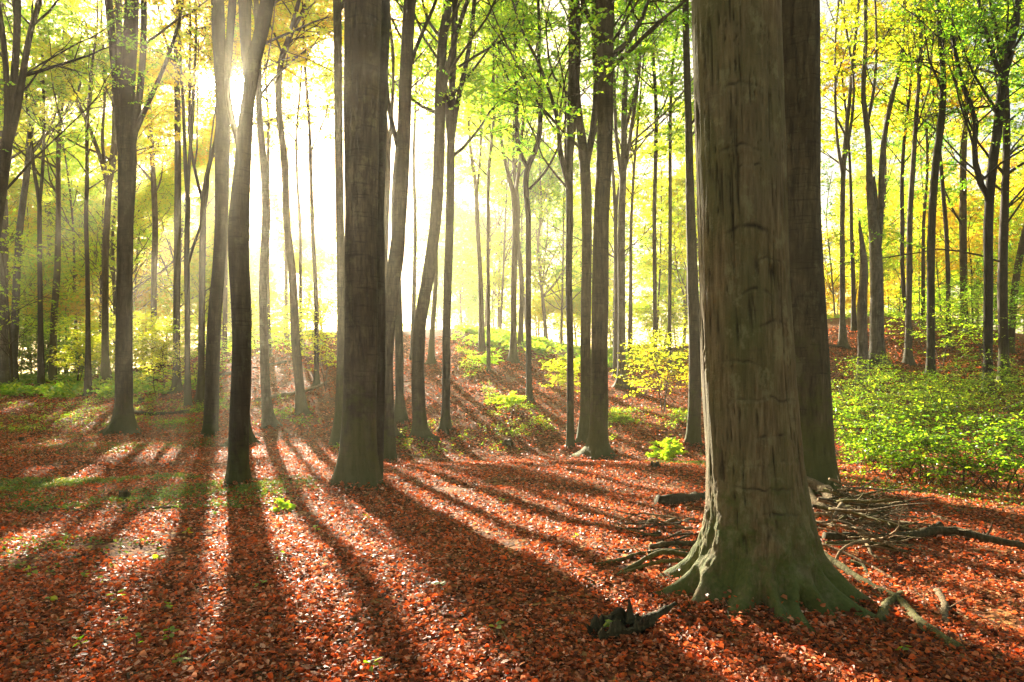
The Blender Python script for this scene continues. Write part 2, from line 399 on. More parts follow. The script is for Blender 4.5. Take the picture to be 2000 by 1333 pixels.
def crown_parts(tmb, cmb, stems, crown_z, Htop, leafL, nb, dens, spreadk=1.0, leafy=1.0, six=False, sides=5, twigs=True, low=.0):
    """limbs on every stem above crown_z, twigs, then leaves"""
    tw = []
    for sp, sr in stems:
        sel = sp[:, 2] > crown_z
        if sel.sum() < 3: continue
        q = sp[sel]; r = sr[sel]
        n = max(3, int(nb/len(stems)*(1.0 if len(stems) > 1 else 1.0)))
        f = np.sort(rng.random(n))*.97; i = (f*(len(q)-1)).astype(int)
        st = q[i]; hleft = Htop-st[:, 2]
        az = rng.random(n)*2*math.pi
        tilt = np.radians(rng.uniform(28, 62, n))
        d = np.stack([np.cos(az)*np.sin(tilt), np.sin(az)*np.sin(tilt), np.cos(tilt)], 1)
        L = (1.3+.34*np.clip(hleft, 0, 15))*rng.uniform(.6, 1.25, n)*spreadk
        B = grow(st, d, L, 7, .35, .11)
        ok = ~near_sun_line(B, .4)
        B = B[ok]; rb = np.clip(r[i][ok]*rng.uniform(.28, .6, len(B)), .022, .12); L = L[ok]
        if not len(B): continue
        tubes(tmb, B, rb[:, None]*np.linspace(1, .22, 8), max(4, sides-2))
        s2, d2, t2 = along(B, 6, .25, 1.0)
        L2 = np.repeat(L, 6)*rng.uniform(.28, .5, len(s2)); d2 = spread(d2, 25, 60); d2[:, 2] *= .7
        C = grow(s2, d2, L2, 5, .12, .12)
        tubes(tmb, C, np.clip(np.repeat(rb, 6)*.42, .011, .035)[:, None]*np.linspace(1, .3, 6), 3)
        tw.append(np.concatenate([C[:, k] for k in range(6)][:0]+[C.reshape(-1, 3)]).reshape(C.shape))
    if not tw: return
    C = np.concatenate(tw)
    n3 = max(2, int(8*dens))
    s3, d3, _ = along(C, n3, .15, 1.0)
    d3 = spread(d3, 25, 70); d3[:, 2] *= .35
    T = grow(s3, d3, rng.uniform(.45, 1.1, len(s3))*(leafL/.1)**.5, 3, -.05, .12)
    if twigs: tubes(tmb, T[::2], np.full((len(T[::2]), 4), .005)*np.linspace(1.2, .6, 4)*(leafL/.08), 3)
    nl = max(3, int(19*leafy))
    lp, ld, _ = along(T, nl, .1, 1.05)
    sd = unit(np.cross(ld, np.array([0, 0, 1.])))*rng.choice([-1, 1], len(lp))[:, None]
    ax = unit(ld*.7+sd*rng.uniform(.5, 1.2, (len(lp), 1))+rng.normal(0, .2, (len(lp), 3)))
    # extra leaves added to the crowns so their shadows darken the near floor
    t = lp[:, 2]/S[2]; q = lp-S*t[:, None]
    thick = (q[:, 1] > 1) & (q[:, 1] < 17) & (np.abs(q[:, 0]) < .8*q[:, 1]+1) & (lp[:, 2] > 3)
    ex = np.repeat(np.nonzero(thick)[0], 5)
    lp = np.concatenate([lp, lp[ex]+rng.normal(0, .30, (len(ex), 3))]); ax = np.concatenate([ax, ax[ex]])
    keep = ~(sun_open(lp) | sun_open(lp+ax*leafL))
    f_ = .75 if leafL < .13 else .5
    keep &= rng.random(len(lp)) < sstep(-.42, .22, noise(lp[:, 0]*f_, lp[:, 1]*f_, lp[:, 2]*f_*1.5)+.4*noise(lp[:, 0]*2.2, lp[:, 1]*2.2, lp[:, 2]*3))     # leaves gather in clumps
    el = (lp[:, 2]-CAMZ)/np.maximum(np.hypot(lp[:, 0], lp[:, 1]), 1)
    keep &= (el < .62) | (rng.random(len(lp)) < .35)
    leaves(cmb, lp[keep], ax[keep], np.full(keep.sum(), leafL), .85, 0, six)
def near_sun_line(B, r):
    d = B-CAM; a = d@S
    return ((np.linalg.norm(d-a[..., None]*S, axis=-1) < r) & (a > 0)).any(axis=1)

def tree(name, label, pts, leaf='lime', Htop=21, crown=None, nb=16, extra=(), Yd=None, bark=None, dens=1.0, leafy=1.0,
         group=None, cat='tree', flare=1.0, lean=0.0, sides=None, extend=True, six=False, spreadk=1.0):
    bx, by = pts[0][:2]
    Y = Yd if Yd else depth_at(bx, by)
    p, r = stem_line(pts, Y, lean)
    base = p[0].copy(); gz = float(H(base[0], base[1]))
    if Yd: p[0, 2] = gz; base = p[0].copy()
    sides = sides or (28 if Y < 13 else 16 if Y < 26 else 9)
    if Y > 17: Htop *= 1.4; crown *= 1.4
    # carry the stem on above the traced part
    Hz = base[2]+Htop*rng.uniform(.9, 1.1)
    def carry(p, r, top):
        n = 6; d = unit(p[-1]-p[-2]); d = unit(d+np.array([0, 0, .8])); L = max(top-p[-1, 2], .8)
        e = grow(p[-1][None], d[None], np.array([L*1.02]), n, .25, .06)[0][1:]
        return np.concatenate([p, e]), np.concatenate([r, np.linspace(r[-1]*.85, .02, n)])
    if extend and p[-1, 2] < Hz-1: p, r = carry(p, r, Hz)
    step = .22 if Y < 13 else .4 if Y < 26 else .7
    q, qr = resample(p, r, step)
    if bark is None: bark = [BARK, BARK, BARKD, BARKO, BARKG][int(rng.integers(5))]
    BASES.append((base, r[0], Y))
    root = empty(name, base)
    tmb = MB(); 
    # root flare: denser rings near the ground
    hh = np.concatenate([[-.25, -.1], np.geomspace(.02, .9, 9)])
    zz = q[:, 2]-base[2]; keep = zz > 1.0
    fx = np.array([np.interp(h, zz, q[:, 0]) for h in hh]); fy = np.array([np.interp(h, zz, q[:, 1]) for h in hh]); fr = np.array([np.interp(h, zz, qr) for h in hh])
    fp = np.stack([fx, fy, base[2]+hh], 1)
    q = np.concatenate([fp, q[keep]]); qr = np.concatenate([fr, qr[keep]]); zz = q[:, 2]-base[2]
    th = np.arange(sides)*2*math.pi/sides
    r0 = qr[len(hh)]
    fl = flare*np.exp(-np.clip(zz, 0, None)/(.45*r0+.06))
    ph = rng.random(3)*6.28
    lob = 1+fl[:, None]*(.35+.42*np.cos(4*th+ph[0]+.8*np.cos(th+ph[2]))+.34*np.cos(7*th+ph[1])+.35*np.cos(2*th+ph[2])+.25*np.cos(11*th+ph[0]))+.045*np.cos(3*th+ph[2]+q[:, 2:3]*.25)+.03*np.cos(5*th+ph[0]-q[:, 2:3]*.3)
    tubes(tmb, q, qr, sides, 0, .05, lob[None])
    stems = [(q, qr)]
    for ex in extra:
        e, er = stem_line(ex, Y+rng.uniform(-.15, .15)*0, lean)
        if e[-1, 2] < Hz-1: e, er = carry(e, er, Hz*rng.uniform(.85, 1))
        e, er = resample(e, er, step); tubes(tmb, e, er, max(5, sides-4), 0, .05); stems.append((e, er))
    cz = base[2]+(crown if crown is not None else Htop*.4)
    cmb = MB()
    leafL = .085 if Y < 18 else .115 if Y < 30 else .155 if Y < 55 else .23
    crown_parts(tmb, cmb, stems, cz, Hz, leafL, nb, dens, spreadk, leafy, six, max(5, sides//3), twigs=Y < 36)
    tmb.build('trunk', bark or BARK, root, base)
    if cmb.n: cmb.build('crown', LM[leaf], root, base, smooth=False)
    tag(root, label, cat, group)
    return root

# traced trees: label, [(x, y, width) in frame pixels from the root up], options
TR = [
 # --- nearest rank
 ('beech under the sun, its dark stem leaning right higher up', [(465,952,46),(466,900,38),(473,643,36),(466,433,39),(473,340,32),(479,245,28),(486,185,24),(496,122,26),(516,35,27),(524,-10,26)],
   dict(Htop=20, crown=9, flare=.45, leaf='yellow')),
 ('dark beech stem just left of the sun, rooted further back', [(410,853,32),(412,820,27),(418,643,26),(429,503,23),(433,433,24),(434,315,27),(436,210,27),(427,70,24),(424,-10,24)],
   dict(Htop=20, crown=10, flare=.8, leaf='yellow')),
 ('beech hidden behind the tree under the sun, only flared roots and upper stems showing', [(470,868,56),(471,830,30),(474,643,26),(474,433,26),(477,300,20),(486,185,14),(481,100,20),(479,-10,24)],
   dict(Htop=20, crown=11, extra=[[(470,300,12),(446,190,11),(450,60,15),(455,-10,15)]], leaf='yellow')),
 ('thick dark beech on the left with flared foot, splitting into upright stems', [(240,846,50),(241,800,33),(242,643,29),(245,433,27),(249,315,33),(250,175,26),(257,35,26),(258,-10,25)],
   dict(Htop=20, crown=7.2, nb=18, leaf='lime', extra=[[(245,330,18),(234,250,15),(228,175,14),(215,35,14),(211,-10,13)],[(256,290,16),(268,220,13),(277,140,12),(281,0,11)],[(258,270,12),(290,200,9),(325,120,7),(342,70,6),(355,20,4)],[(246,300,14),(238,160,12),(232,20,12)]])),
 ('thick straight dark beech left of centre, largest trunk in the left half', [(697,950,96),(699,900,74),(703,800,66),(706,643,62),(707,433,63),(708,200,68),(711,0,71),(711,-10,71)],
   dict(Htop=21, crown=9, flare=.35, leaf='lime', bark='D')),
 ('trunk pressed against the back right of the thick dark beech left of centre', [(728,944,40),(734,850,30),(738,643,30),(736,433,29),(741,200,32),(744,0,36),(744,-10,36)],
   dict(Htop=21, crown=9, flare=.3, Yd=None)),
 ('beech leaning right out from behind the thick dark trunk left of centre', [(756,903,40),(757,830,28),(756,713,24),(762,608,27),(775,500,30),(781,433,25),(787,315,27),(792,175,25),(801,0,24),(802,-10,24)],
   dict(Htop=21, crown=8, flare=.3, leaf='lime', extra=[[(794,150,9),(822,70,7),(845,20,6)],[(780,300,10),(758,200,9),(752,100,8)]])),
 ('grey beech half hidden along the left edge of the thickest trunk left of centre', [(663,868,44),(666,830,26),(668,700,19),(667,560,17),(664,433,16),(662,300,16),(660,100,16),(658,0,15)],
   dict(Htop=21, crown=8.5, leaf='yellow')),
 ('slightly bowed beech right of the leaning trunk, curving right towards its top', [(822,857,38),(819,820,27),(816,713,25),(819,640,24),(836,538,24),(850,433,22),(857,315,22),(860,175,20),(864,88,18),(880,-10,17)],
   dict(Htop=19, crown=7, leaf='green', nb=18, extra=[[(862,200,12),(880,110,10),(900,40,9),(915,-5,8)]])),
 ('straight slim beech just right of the bowed one, its crown of many upright stems', [(870,843,24),(871,800,16),(872,643,16),(876,503,16),(878,433,16),(881,263,15),(884,140,13)],
   dict(Htop=19, crown=5.5, leaf='green', nb=18, extra=[[(880,290,11),(872,200,10),(868,100,9),(875,0,8)],[(882,280,11),(894,200,10),(915,100,9),(925,20,8)]])),
 ('sturdy beech right of centre on the rise, its foot flared and buttressed', [(1167,893,52),(1168,860,37),(1170,713,33),(1172,538,32),(1174,433,30),(1180,315,30),(1183,175,29),(1182,60,33),(1183,-10,36)],
   dict(Htop=20, crown=7.5, leaf='green', flare=.75, extra=[[(1180,110,12),(1160,60,10),(1140,10,9)],[(1185,140,11),(1240,90,8),(1290,40,6),(1330,10,5)]])),
 ('forked beech close behind the left side of the sturdy one right of centre', [(1141,862,34),(1143,820,21),(1144,643,20),(1146,433,20),(1142,320,21),(1130,220,14),(1122,100,13),(1122,0,12)],
   dict(Htop=19, crown=6, leaf='green', nb=18, extra=[[(1143,330,15),(1157,260,13),(1165,160,12),(1160,60,11)]])),
 ('slim straight trunk with a low yellow spray, left of the sturdy beech right of centre', [(1114,877,18),(1114,820,14),(1114,678,13),(1111,538,13),(1113,433,14),(1112,333,15),(1118,140,16),(1119,0,15)],
   dict(Htop=18, crown=5.4, leaf='green', nb=20, flare=.4, extra=[[(1110,370,8),(1095,290,7),(1085,220,7),(1050,120,6),(1020,60,5)],[(1113,330,9),(1125,200,9),(1130,100,8)]])),
 ('beech just left of the giant trunk, partly hidden by it', [(1352,868,30),(1355,820,26),(1357,713,24),(1352,538,21),(1349,433,18),(1345,245,14),(1341,100,13),(1339,-10,12)],
   dict(Htop=18, crown=6.5, leaf='green', flare=.4)),
 # --- left woodland
 ('tall trunk cut by the left edge of the frame', [(7,755,22),(8,700,15),(8,600,14),(8,433,14),(6,330,13),(3,200,12)], dict(Htop=19, crown=8, leaf='lime')),
 ('second trunk from the left edge, leaning slightly right as it rises', [(24,750,20),(26,700,14),(32,560,13),(38,455,12),(54,325,11),(64,200,9)], dict(Htop=17, crown=8, leaf='lime')),
 ('slender brown trunk in front of the green thicket on the far left', [(81,760,14),(79,610,9),(77,433,8),(77,403,8),(66,330,6),(58,240,5)], dict(Htop=16, crown=7.5, leaf='lime', extra=[[(77,405,6),(84,320,6),(85,200,5),(80,80,4)]])),
 ('bent trunk right of the slender brown one on the far left', [(103,745,16),(104,680,12),(106,620,12),(112,531,11),(114,433,9),(114,300,8),(121,180,7)], dict(Htop=17, crown=7, leaf='yellow')),
 ('faint thin trunk close behind the bent one on the far left', [(97,722,11),(98,600,9),(98,495,8),(96,380,7)], dict(Htop=15, crown=7, leaf='lime')),
 ('thin wavy trunk with a bright leaf spray at its foot, left woodland', [(172,773,15),(172,660,9),(170,503,8),(168,433,8),(170,350,7),(170,250,6)], dict(Htop=15, crown=6.5, leaf='yellow')),
 ('trunk with flared pale foot and long limbs rising left, beside the thick forked tree', [(208,752,24),(206,700,14),(206,600,12),(206,503,12),(209,433,11),(213,368,10)],
   dict(Htop=17, crown=8, leaf='lime', extra=[[(212,375,8),(196,310,8),(175,252,7),(150,196,7),(120,140,6),(101,105,6),(88,60,5),(80,0,5)],[(213,370,7),(200,280,6),(205,180,5),(200,80,5)],[(213,370,7),(225,310,6),(230,220,5)]])),
 ('pale slim trunk in the sunlit gap right of the thick forked tree', [(302,717,16),(301,650,11),(300,573,11),(303,433,11),(298,320,9),(292,220,8)], dict(Htop=15, crown=7, leaf='gold')),
 ('straight trunk left of the two close slim ones, in front of yellow foliage', [(345,766,20),(345,700,13),(345,608,13),(347,433,13),(347,210,11),(345,80,10)], dict(Htop=17, crown=6.5, leaf='gold')),
 ('left one of two close slim trunks, forking at mid height', [(367,798,15),(366,720,10),(366,643,10),(366,433,10),(367,410,9),(362,320,7),(358,200,6)], dict(Htop=15, crown=6, leaf='gold', extra=[[(366,415,7),(369,330,6),(376,230,6)],[(366,520,6),(378,480,5),(392,440,4),(402,400,4)]])),
 ('right one of two close slim trunks, forked into a narrow V', [(392,784,20),(393,720,13),(394,608,12),(396,468,12),(398,390,11),(406,333,8),(420,280,7),(428,200,6)], dict(Htop=15, crown=6, leaf='gold', extra=[[(397,400,7),(382,340,6),(370,270,6)]])),
 ('wavy trunk with a flared foot just right of the sun tree', [(526,834,34),(522,800,19),(515,643,16),(514,538,15),(520,433,16),(515,315,14),(508,245,13),(505,105,11),(500,0,10)], dict(Htop=18, crown=7.5, leaf='gold')),
 ('slim trunk leaning left as it rises through the sunbeams', [(589,810,26),(586,770,18),(578,678,17),(571,538,15),(560,433,14),(556,315,13),(545,210,12),(553,105,11),(562,80,9)], dict(Htop=17, crown=8, leaf='gold', extra=[[(553,110,9),(572,60,8),(602,0,7)]])),
 ('thin hazy trunk on the slope behind the wavy one', [(525,697,12),(523,600,8),(522,433,7),(524,300,6)], dict(Htop=14, crown=6.5, leaf='yellow')),
 ('thin faint trunk on the ridge left of the sunbeams', [(559,665,9),(559,560,7),(557,433,6)], dict(Htop=14, crown=6, leaf='yellow')),
 ('thin trunk in the bright sunbeams left of the thick dark beech, bending left', [(618,755,13),(618,680,9),(618,600,9),(612,480,8),(608,380,7)], dict(Htop=15, crown=6.5, leaf='yellow')),
 ('faint thin stem on the slope between two sunlit trunks', [(588,693,8),(587,560,6),(586,433,6)], dict(Htop=13, crown=6, leaf='yellow')),
 ('thin stem seen between the sun tree and the wavy trunk, on the ridge', [(439,690,10),(440,560,9),(441,433,8)], dict(Htop=14, crown=6, leaf='gold')),
 # --- centre
 ('grey trunk rising behind the right side of the leaning beech', [(783,823,30),(781,780,17),(780,678,16),(776,538,15),(770,400,12)], dict(Htop=16, crown=7, leaf='lime')),
 ('trunk glimpsed between the thick dark beech and the leaning one', [(762,858,34),(757,800,18),(755,700,15),(750,560,14),(753,433,13),(757,320,12),(750,200,9)], dict(Htop=17, crown=7, leaf='yellow', extra=[[(757,330,8),(764,240,7),(768,140,6)]])),
 ('pale hazy trunk on the slope between the bowed beech and the straight slim one', [(842,711,16),(844,650,10),(850,573,9),(852,433,8)], dict(Htop=14, crown=7, leaf='lime')),
 ('thin pale trunk on the slope left of the bowed beech', [(806,702,11),(808,600,8),(811,433,7),(808,300,6)], dict(Htop=15, crown=6, leaf='yellow')),
 ('small forked tree on the ridge crest where the sunbeam lands', [(941,686,15),(940,620,10),(938,538,9),(932,433,9),(930,372,8),(920,300,6)], dict(Htop=13, crown=6, leaf='lime', extra=[[(931,380,6),(938,310,5),(940,220,5)]])),
 ('very thin straight stem right of the small forked tree on the crest', [(954,724,9),(954,600,7),(953,433,6),(955,330,6),(965,220,5)], dict(Htop=14, crown=6, leaf='lime')),
 ('forked tree on the right flank of the bright crest', [(1002,707,19),(1003,650,12),(1004,538,12),(1006,433,12),(1004,386,11),(990,330,8),(980,280,6)], dict(Htop=14, crown=5.5, leaf='lime', extra=[[(1005,390,8),(1014,330,7),(1020,250,6)]])),
 ('thin trunk on the crest just right of the forked tree there', [(1016,679,13),(1018,600,9),(1018,538,9),(1011,470,9),(1012,400,8)], dict(Htop=13, crown=6, leaf='lime')),
 ('slim trunk on the open leaf slope, forked into a wide V', [(1034,788,16),(1033,740,11),(1032,643,11),(1032,433,11),(1032,325,11),(1048,290,10),(1056,210,9)], dict(Htop=15, crown=6.5, leaf='green', nb=20, extra=[[(1032,330,9),(1016,300,9),(1009,230,8),(1008,160,7)],[(1034,370,5),(1062,340,5),(1085,300,4)]])),
 ('straight trunk on the slope right of the sturdy beech, with many upright stems above', [(1214,757,28),(1214,720,16),(1214,608,15),(1214,433,15),(1218,320,13),(1220,200,11)], dict(Htop=17, crown=6.5, leaf='green', nb=22, extra=[[(1216,360,9),(1205,280,8),(1200,180,7)],[(1217,350,9),(1232,260,8),(1244,160,7)]])),
 ('thin trunk touching the left of the many stemmed tree on the right slope', [(1202,736,12),(1203,640,8),(1203,538,8),(1200,380,7)], dict(Htop=15, crown=6, leaf='green')),
 ('thin stem on the crest between two slope trees, right of centre', [(1231,704,10),(1232,560,7),(1233,433,6),(1245,250,5)], dict(Htop=15, crown=6, leaf='lime')),
 ('straight slim pole of a tree on the right slope', [(1278,712,11),(1279,640,8),(1278,433,8),(1280,175,7)], dict(Htop=17, crown=8, leaf='green')),
 ('straight slim pole of a tree just left of the giant trunk', [(1307,712,9),(1308,600,7),(1309,433,7),(1310,210,6)], dict(Htop=17, crown=7.5, leaf='green')),
 # --- right woodland
 ('slim trunk on the bare red slope right of the giant trunk, leftmost there', [(1646,679,18),(1645,620,10),(1645,538,10),(1645,433,9),(1648,315,9)], dict(Htop=15, crown=6, leaf='yellow', extra=[[(1646,340,7),(1636,280,6),(1632,200,5)],[(1647,330,7),(1660,260,6),(1668,180,5)]])),
 ('thin trunk high on the bare red slope, behind the leftmost slim one', [(1668,648,13),(1667,600,8),(1666,538,8),(1663,454,7),(1662,380,6)], dict(Htop=13, crown=5.5, leaf='yellow')),
 ('double stemmed grey beech right of the broken snag, one foot and two tall stems', [(1714,714,36),(1713,660,25),(1712,538,25),(1708,460,22),(1700,400,13),(1695,263,11),(1686,190,9),(1690,100,8)],
   dict(Htop=17, crown=8, leaf='yellow', bark='G', extra=[[(1716,480,12),(1721,400,12),(1724,300,11),(1732,240,10),(1742,193,10),(1760,120,8),(1765,40,7)],[(1695,240,7),(1706,180,6),(1712,100,5)]])),
 ('slim trunk with a pale flared foot on the right slope', [(1774,711,20),(1774,660,11),(1776,538,11),(1777,433,10),(1785,298,9),(1793,180,7)], dict(Htop=16, crown=7, leaf='yellow', bark='G')),
 ('thin trunk leaning behind the slim one with the pale foot', [(1778,655,12),(1768,600,8),(1763,538,8),(1762,433,8),(1762,340,7)], dict(Htop=14, crown=6, leaf='gold')),
 ('dark trunk bending right near its top, right slope', [(1817,743,22),(1818,690,14),(1818,573,14),(1820,433,14),(1828,315,14),(1839,228,13),(1842,150,11)], dict(Htop=16, crown=8, leaf='lime')),
 ('thin pale trunk leaning left above the green thicket', [(1852,677,12),(1852,600,8),(1849,470,8),(1840,350,7),(1832,260,6)], dict(Htop=15, crown=6, leaf='yellow')),
 ('dark trunk behind the thicket with low leafy limbs', [(1884,650,18),(1883,600,13),(1881,433,13),(1883,280,10)], dict(Htop=16, crown=4, leaf='green', nb=20)),
 ('dark trunk with a wide fork near the right edge, long limb curving left', [(1929,768,22),(1929,700,16),(1930,538,16),(1930,433,16),(1937,333,17),(1950,240,17),(1956,175,16),(1975,90,14),(1985,40,13)],
   dict(Htop=16, crown=4, leaf='green', nb=26, extra=[[(1931,390,10),(1912,350,11),(1903,290,10),(1906,238,10),(1885,180,9),(1874,140,8),(1862,80,7),(1860,20,6)],[(1957,150,9),(1940,110,8),(1925,60,7)]])),
 ('dark trunk draped in green leaves beside the forked one at the right edge', [(1962,752,24),(1960,680,17),(1958,538,16),(1962,400,14),(1966,250,12)], dict(Htop=15, crown=3.5, leaf='green', nb=26)),
 ('trunk leaning right out of the frame at the right edge', [(1972,690,15),(1976,640,13),(1985,540,12),(1998,470,12),(2015,400,11)], dict(Htop=14, crown=4, leaf='lime')),
 ('far thin trunk seen above the thicket at the right', [(1802,645,9),(1803,560,7),(1804,433,6)], dict(Htop=14, crown=6, leaf='yellow')),
 ('dark forked tree leaning in from beyond the left edge of the frame', [(-62,800,34),(-50,700,26),(-30,560,24),(-4,410,22),(12,290,20),(22,210,15),(30,120,13),(34,-10,12)],
   dict(Htop=16, crown=5.5, leaf='green', Yd=17, nb=24, extra=[[(8,310,14),(28,240,13),(44,150,12),(60,60,10),(80,-10,9)],[(13,285,12),(14,180,11),(4,60,10)]])),
]
BK = {'D': BARKD, 'G': BARKG}
for n_, (lab, pts, kw) in enumerate(TR):
    kw = dict(kw); kw['bark'] = BK.get(kw.get('bark'), BARKD if n_ < 10 and n_ % 3 != 1 else BARKO if n_ < 14 else None)
    if n_ < 2: kw['bark'] = BARKD
    tree('beech_tree', lab, pts, **kw)

# broken snags
def snag(label, pts, seed):
    Y = depth_at(*pts[0][:2]); p, r = stem_line(pts, Y); q, qr = resample(p, r, .25)
    root = empty('dead_tree', p[0]); mb = MB(); n = 12
    th = np.arange(n)*2*math.pi/n
    z = q[:, 2]-q[0, 2]; lob = 1+.5*np.exp(-z/.12)[:, None]*(1+.4*np.cos(4*th+seed))+.08*np.cos(3*th+z[:, None])
    # one side torn away towards the top
    t = np.clip((z/z[-1]-.55)/.45, 0, 1)[:, None]; lob = lob*(1-.75*t*np.clip(np.cos(th-seed), 0, 1))+.05*noise(th*3, z[:, None]*3, seed)
    tubes(mb, q, qr, n, 0, .1, lob[None], cap=True)
    # splinters at the break
    m = 6; st = q[-3][None]+rng.normal(0, qr[-3]*.4, (m, 3)); d = np.array([0, 0, 1.])+rng.normal(0, .12, (m, 3))
    tubes(mb, grow(st, d, rng.uniform(.2, .6, m), 3, .1, .05), np.linspace(.035, .004, 4)[None]*np.ones((m, 1)), 4)
    mb.build('trunk', BARKG, root, p[0]); tag(root, label, 'dead tree'); return root
snag('broken dead trunk with a torn splintered tip, left of the double stemmed grey beech', [(1684,752,26),(1685,690,17),(1685,600,18),(1686,525,17),(1681,470,12),(1677,432,5)], 1.0)
snag('torn dead snag standing between the two stems of the grey beech', [(1709,712,14),(1708,600,13),(1709,500,12),(1709,400,11),(1707,345,5)], 2.4)

# trees further back, each grown where it stands
ZN = [('thin pale tree far back in the bright haze left of the thick dark beech', -120, 640), ('thin pale tree far back in the bright haze of the centre', 640, 1060),
      ('thin tree far back behind the crest right of centre', 1060, 1400), ('thin tree far back behind the bare red slope and thicket on the right', 1590, 2150)]
used = []
brng = np.random.default_rng(5)
n_bg = tries = 0
while n_bg < 130 and tries < 6000:
    tries += 1
    Yb = brng.uniform(48, 112); px = brng.uniform(-150, 2150)
    if 1380 < px < 1590: continue
    if any(abs(px-a) < 13 and abs(Yb-b) < 12 for a, b in used): continue
    x = (px-1000)/F*Yb; z = float(H(x, Yb))
    tr_ = np.array([x, Yb, z])+np.array([0, 0, 1.])*np.linspace(1, 22, 60)[:, None]; tr_ = tr_-S*(tr_[:, 2:3]/S[2])
    if any(inpoly(tr_[:, 0], tr_[:, 1], poly_).any() for poly_ in LIT[:12]+LIT[17:22]): continue     # keep the sunbeams on the near floor open
    used.append((px, Yb)); n_bg += 1; py = HY-(z-CAMZ)/Yb*F
    hh = brng.uniform(13, 20); top = py-hh/Yb*F*.55; dx = brng.normal(0, 10)
    w = brng.uniform(.16, .34)/Yb*F
    zone = next((l for l, a, b in ZN if a <= px < b), ZN[-1][0] if px > 1500 else ZN[0][0])
    lf = brng.choice(['yellow', 'lime', 'lime', 'gold'] if px < 640 else ['lime', 'green', 'lime'] if px < 1060 else ['lime', 'green', 'yellow'] if px < 1400 else ['yellow', 'lime', 'green', 'gold'])
    tree('beech_tree', zone, [(px, py, w*1.1), (px+dx*.3, py-(py-top)*.3, w), (px+dx*.7, py-(py-top)*.65, w*.85), (px+dx, top, w*.7)], leaf=str(lf), Htop=hh, crown=brng.uniform(2.0, 5.0),
         nb=30 if px < 1100 else 20, Yd=Yb, dens=.75, leafy=1.25, group='thin trees far back in the wood')

# leafy young trees of the understory
UZ = [('leafy young tree with yellow leaves in the left wood behind the near trunks', -100, 640), ('hazy young tree with pale yellow leaves in the middle of the wood', 640, 1060),
      ('leafy young tree on the rise right of centre', 1060, 1400), ('leafy young tree among the trunks above the right thicket', 1590, 2150)]
used2 = []
while len(used2) < 46:
    Yb = brng.uniform(30, 66); px = brng.uniform(-60, 2100)
    if 1380 < px < 1590 or (780 < px < 1120 and Yb < 42): continue
    if any(abs(px-a) < 26 and abs(Yb-b_) < 8 for a, b_ in used2): continue
    x = (px-1000)/F*Yb; z = float(H(x, Yb))
    tr_ = np.array([x, Yb, z])+np.array([0, 0, 1.])*np.linspace(1, 10, 40)[:, None]; tr_ = tr_-S*((tr_[:, 2:3]-z*.5)/S[2])
    if any(inpoly(tr_[:, 0], tr_[:, 1], poly_).any() for poly_ in LIT): continue
    used2.append((px, Yb))
    hh = brng.uniform(6, 11); py = HY-(z-CAMZ)/Yb*F; top = py-hh/Yb*F*.6; w = brng.uniform(.07, .13)/Yb*F; dx = brng.normal(0, 9)
    lab = next(l for l, a, b_ in UZ if a <= px < b_)
    lf = brng.choice(['yellow', 'lime', 'yellow', 'gold'] if px < 640 else ['yellow', 'lime'] if px < 1060 else ['lime', 'green', 'yellow'] if px < 1400 else ['lime', 'yellow', 'gold', 'green'])
    tree('young_beech', lab, [(px, py, w), (px+dx*.4, py-(py-top)*.5, w*.9), (px+dx, top, w*.6)], leaf=str(lf), Htop=hh/1.4, crown=brng.uniform(.8, 1.8), nb=15, Yd=Yb, dens=.75, leafy=.9, spreadk=1.15, group='young trees of the understory')
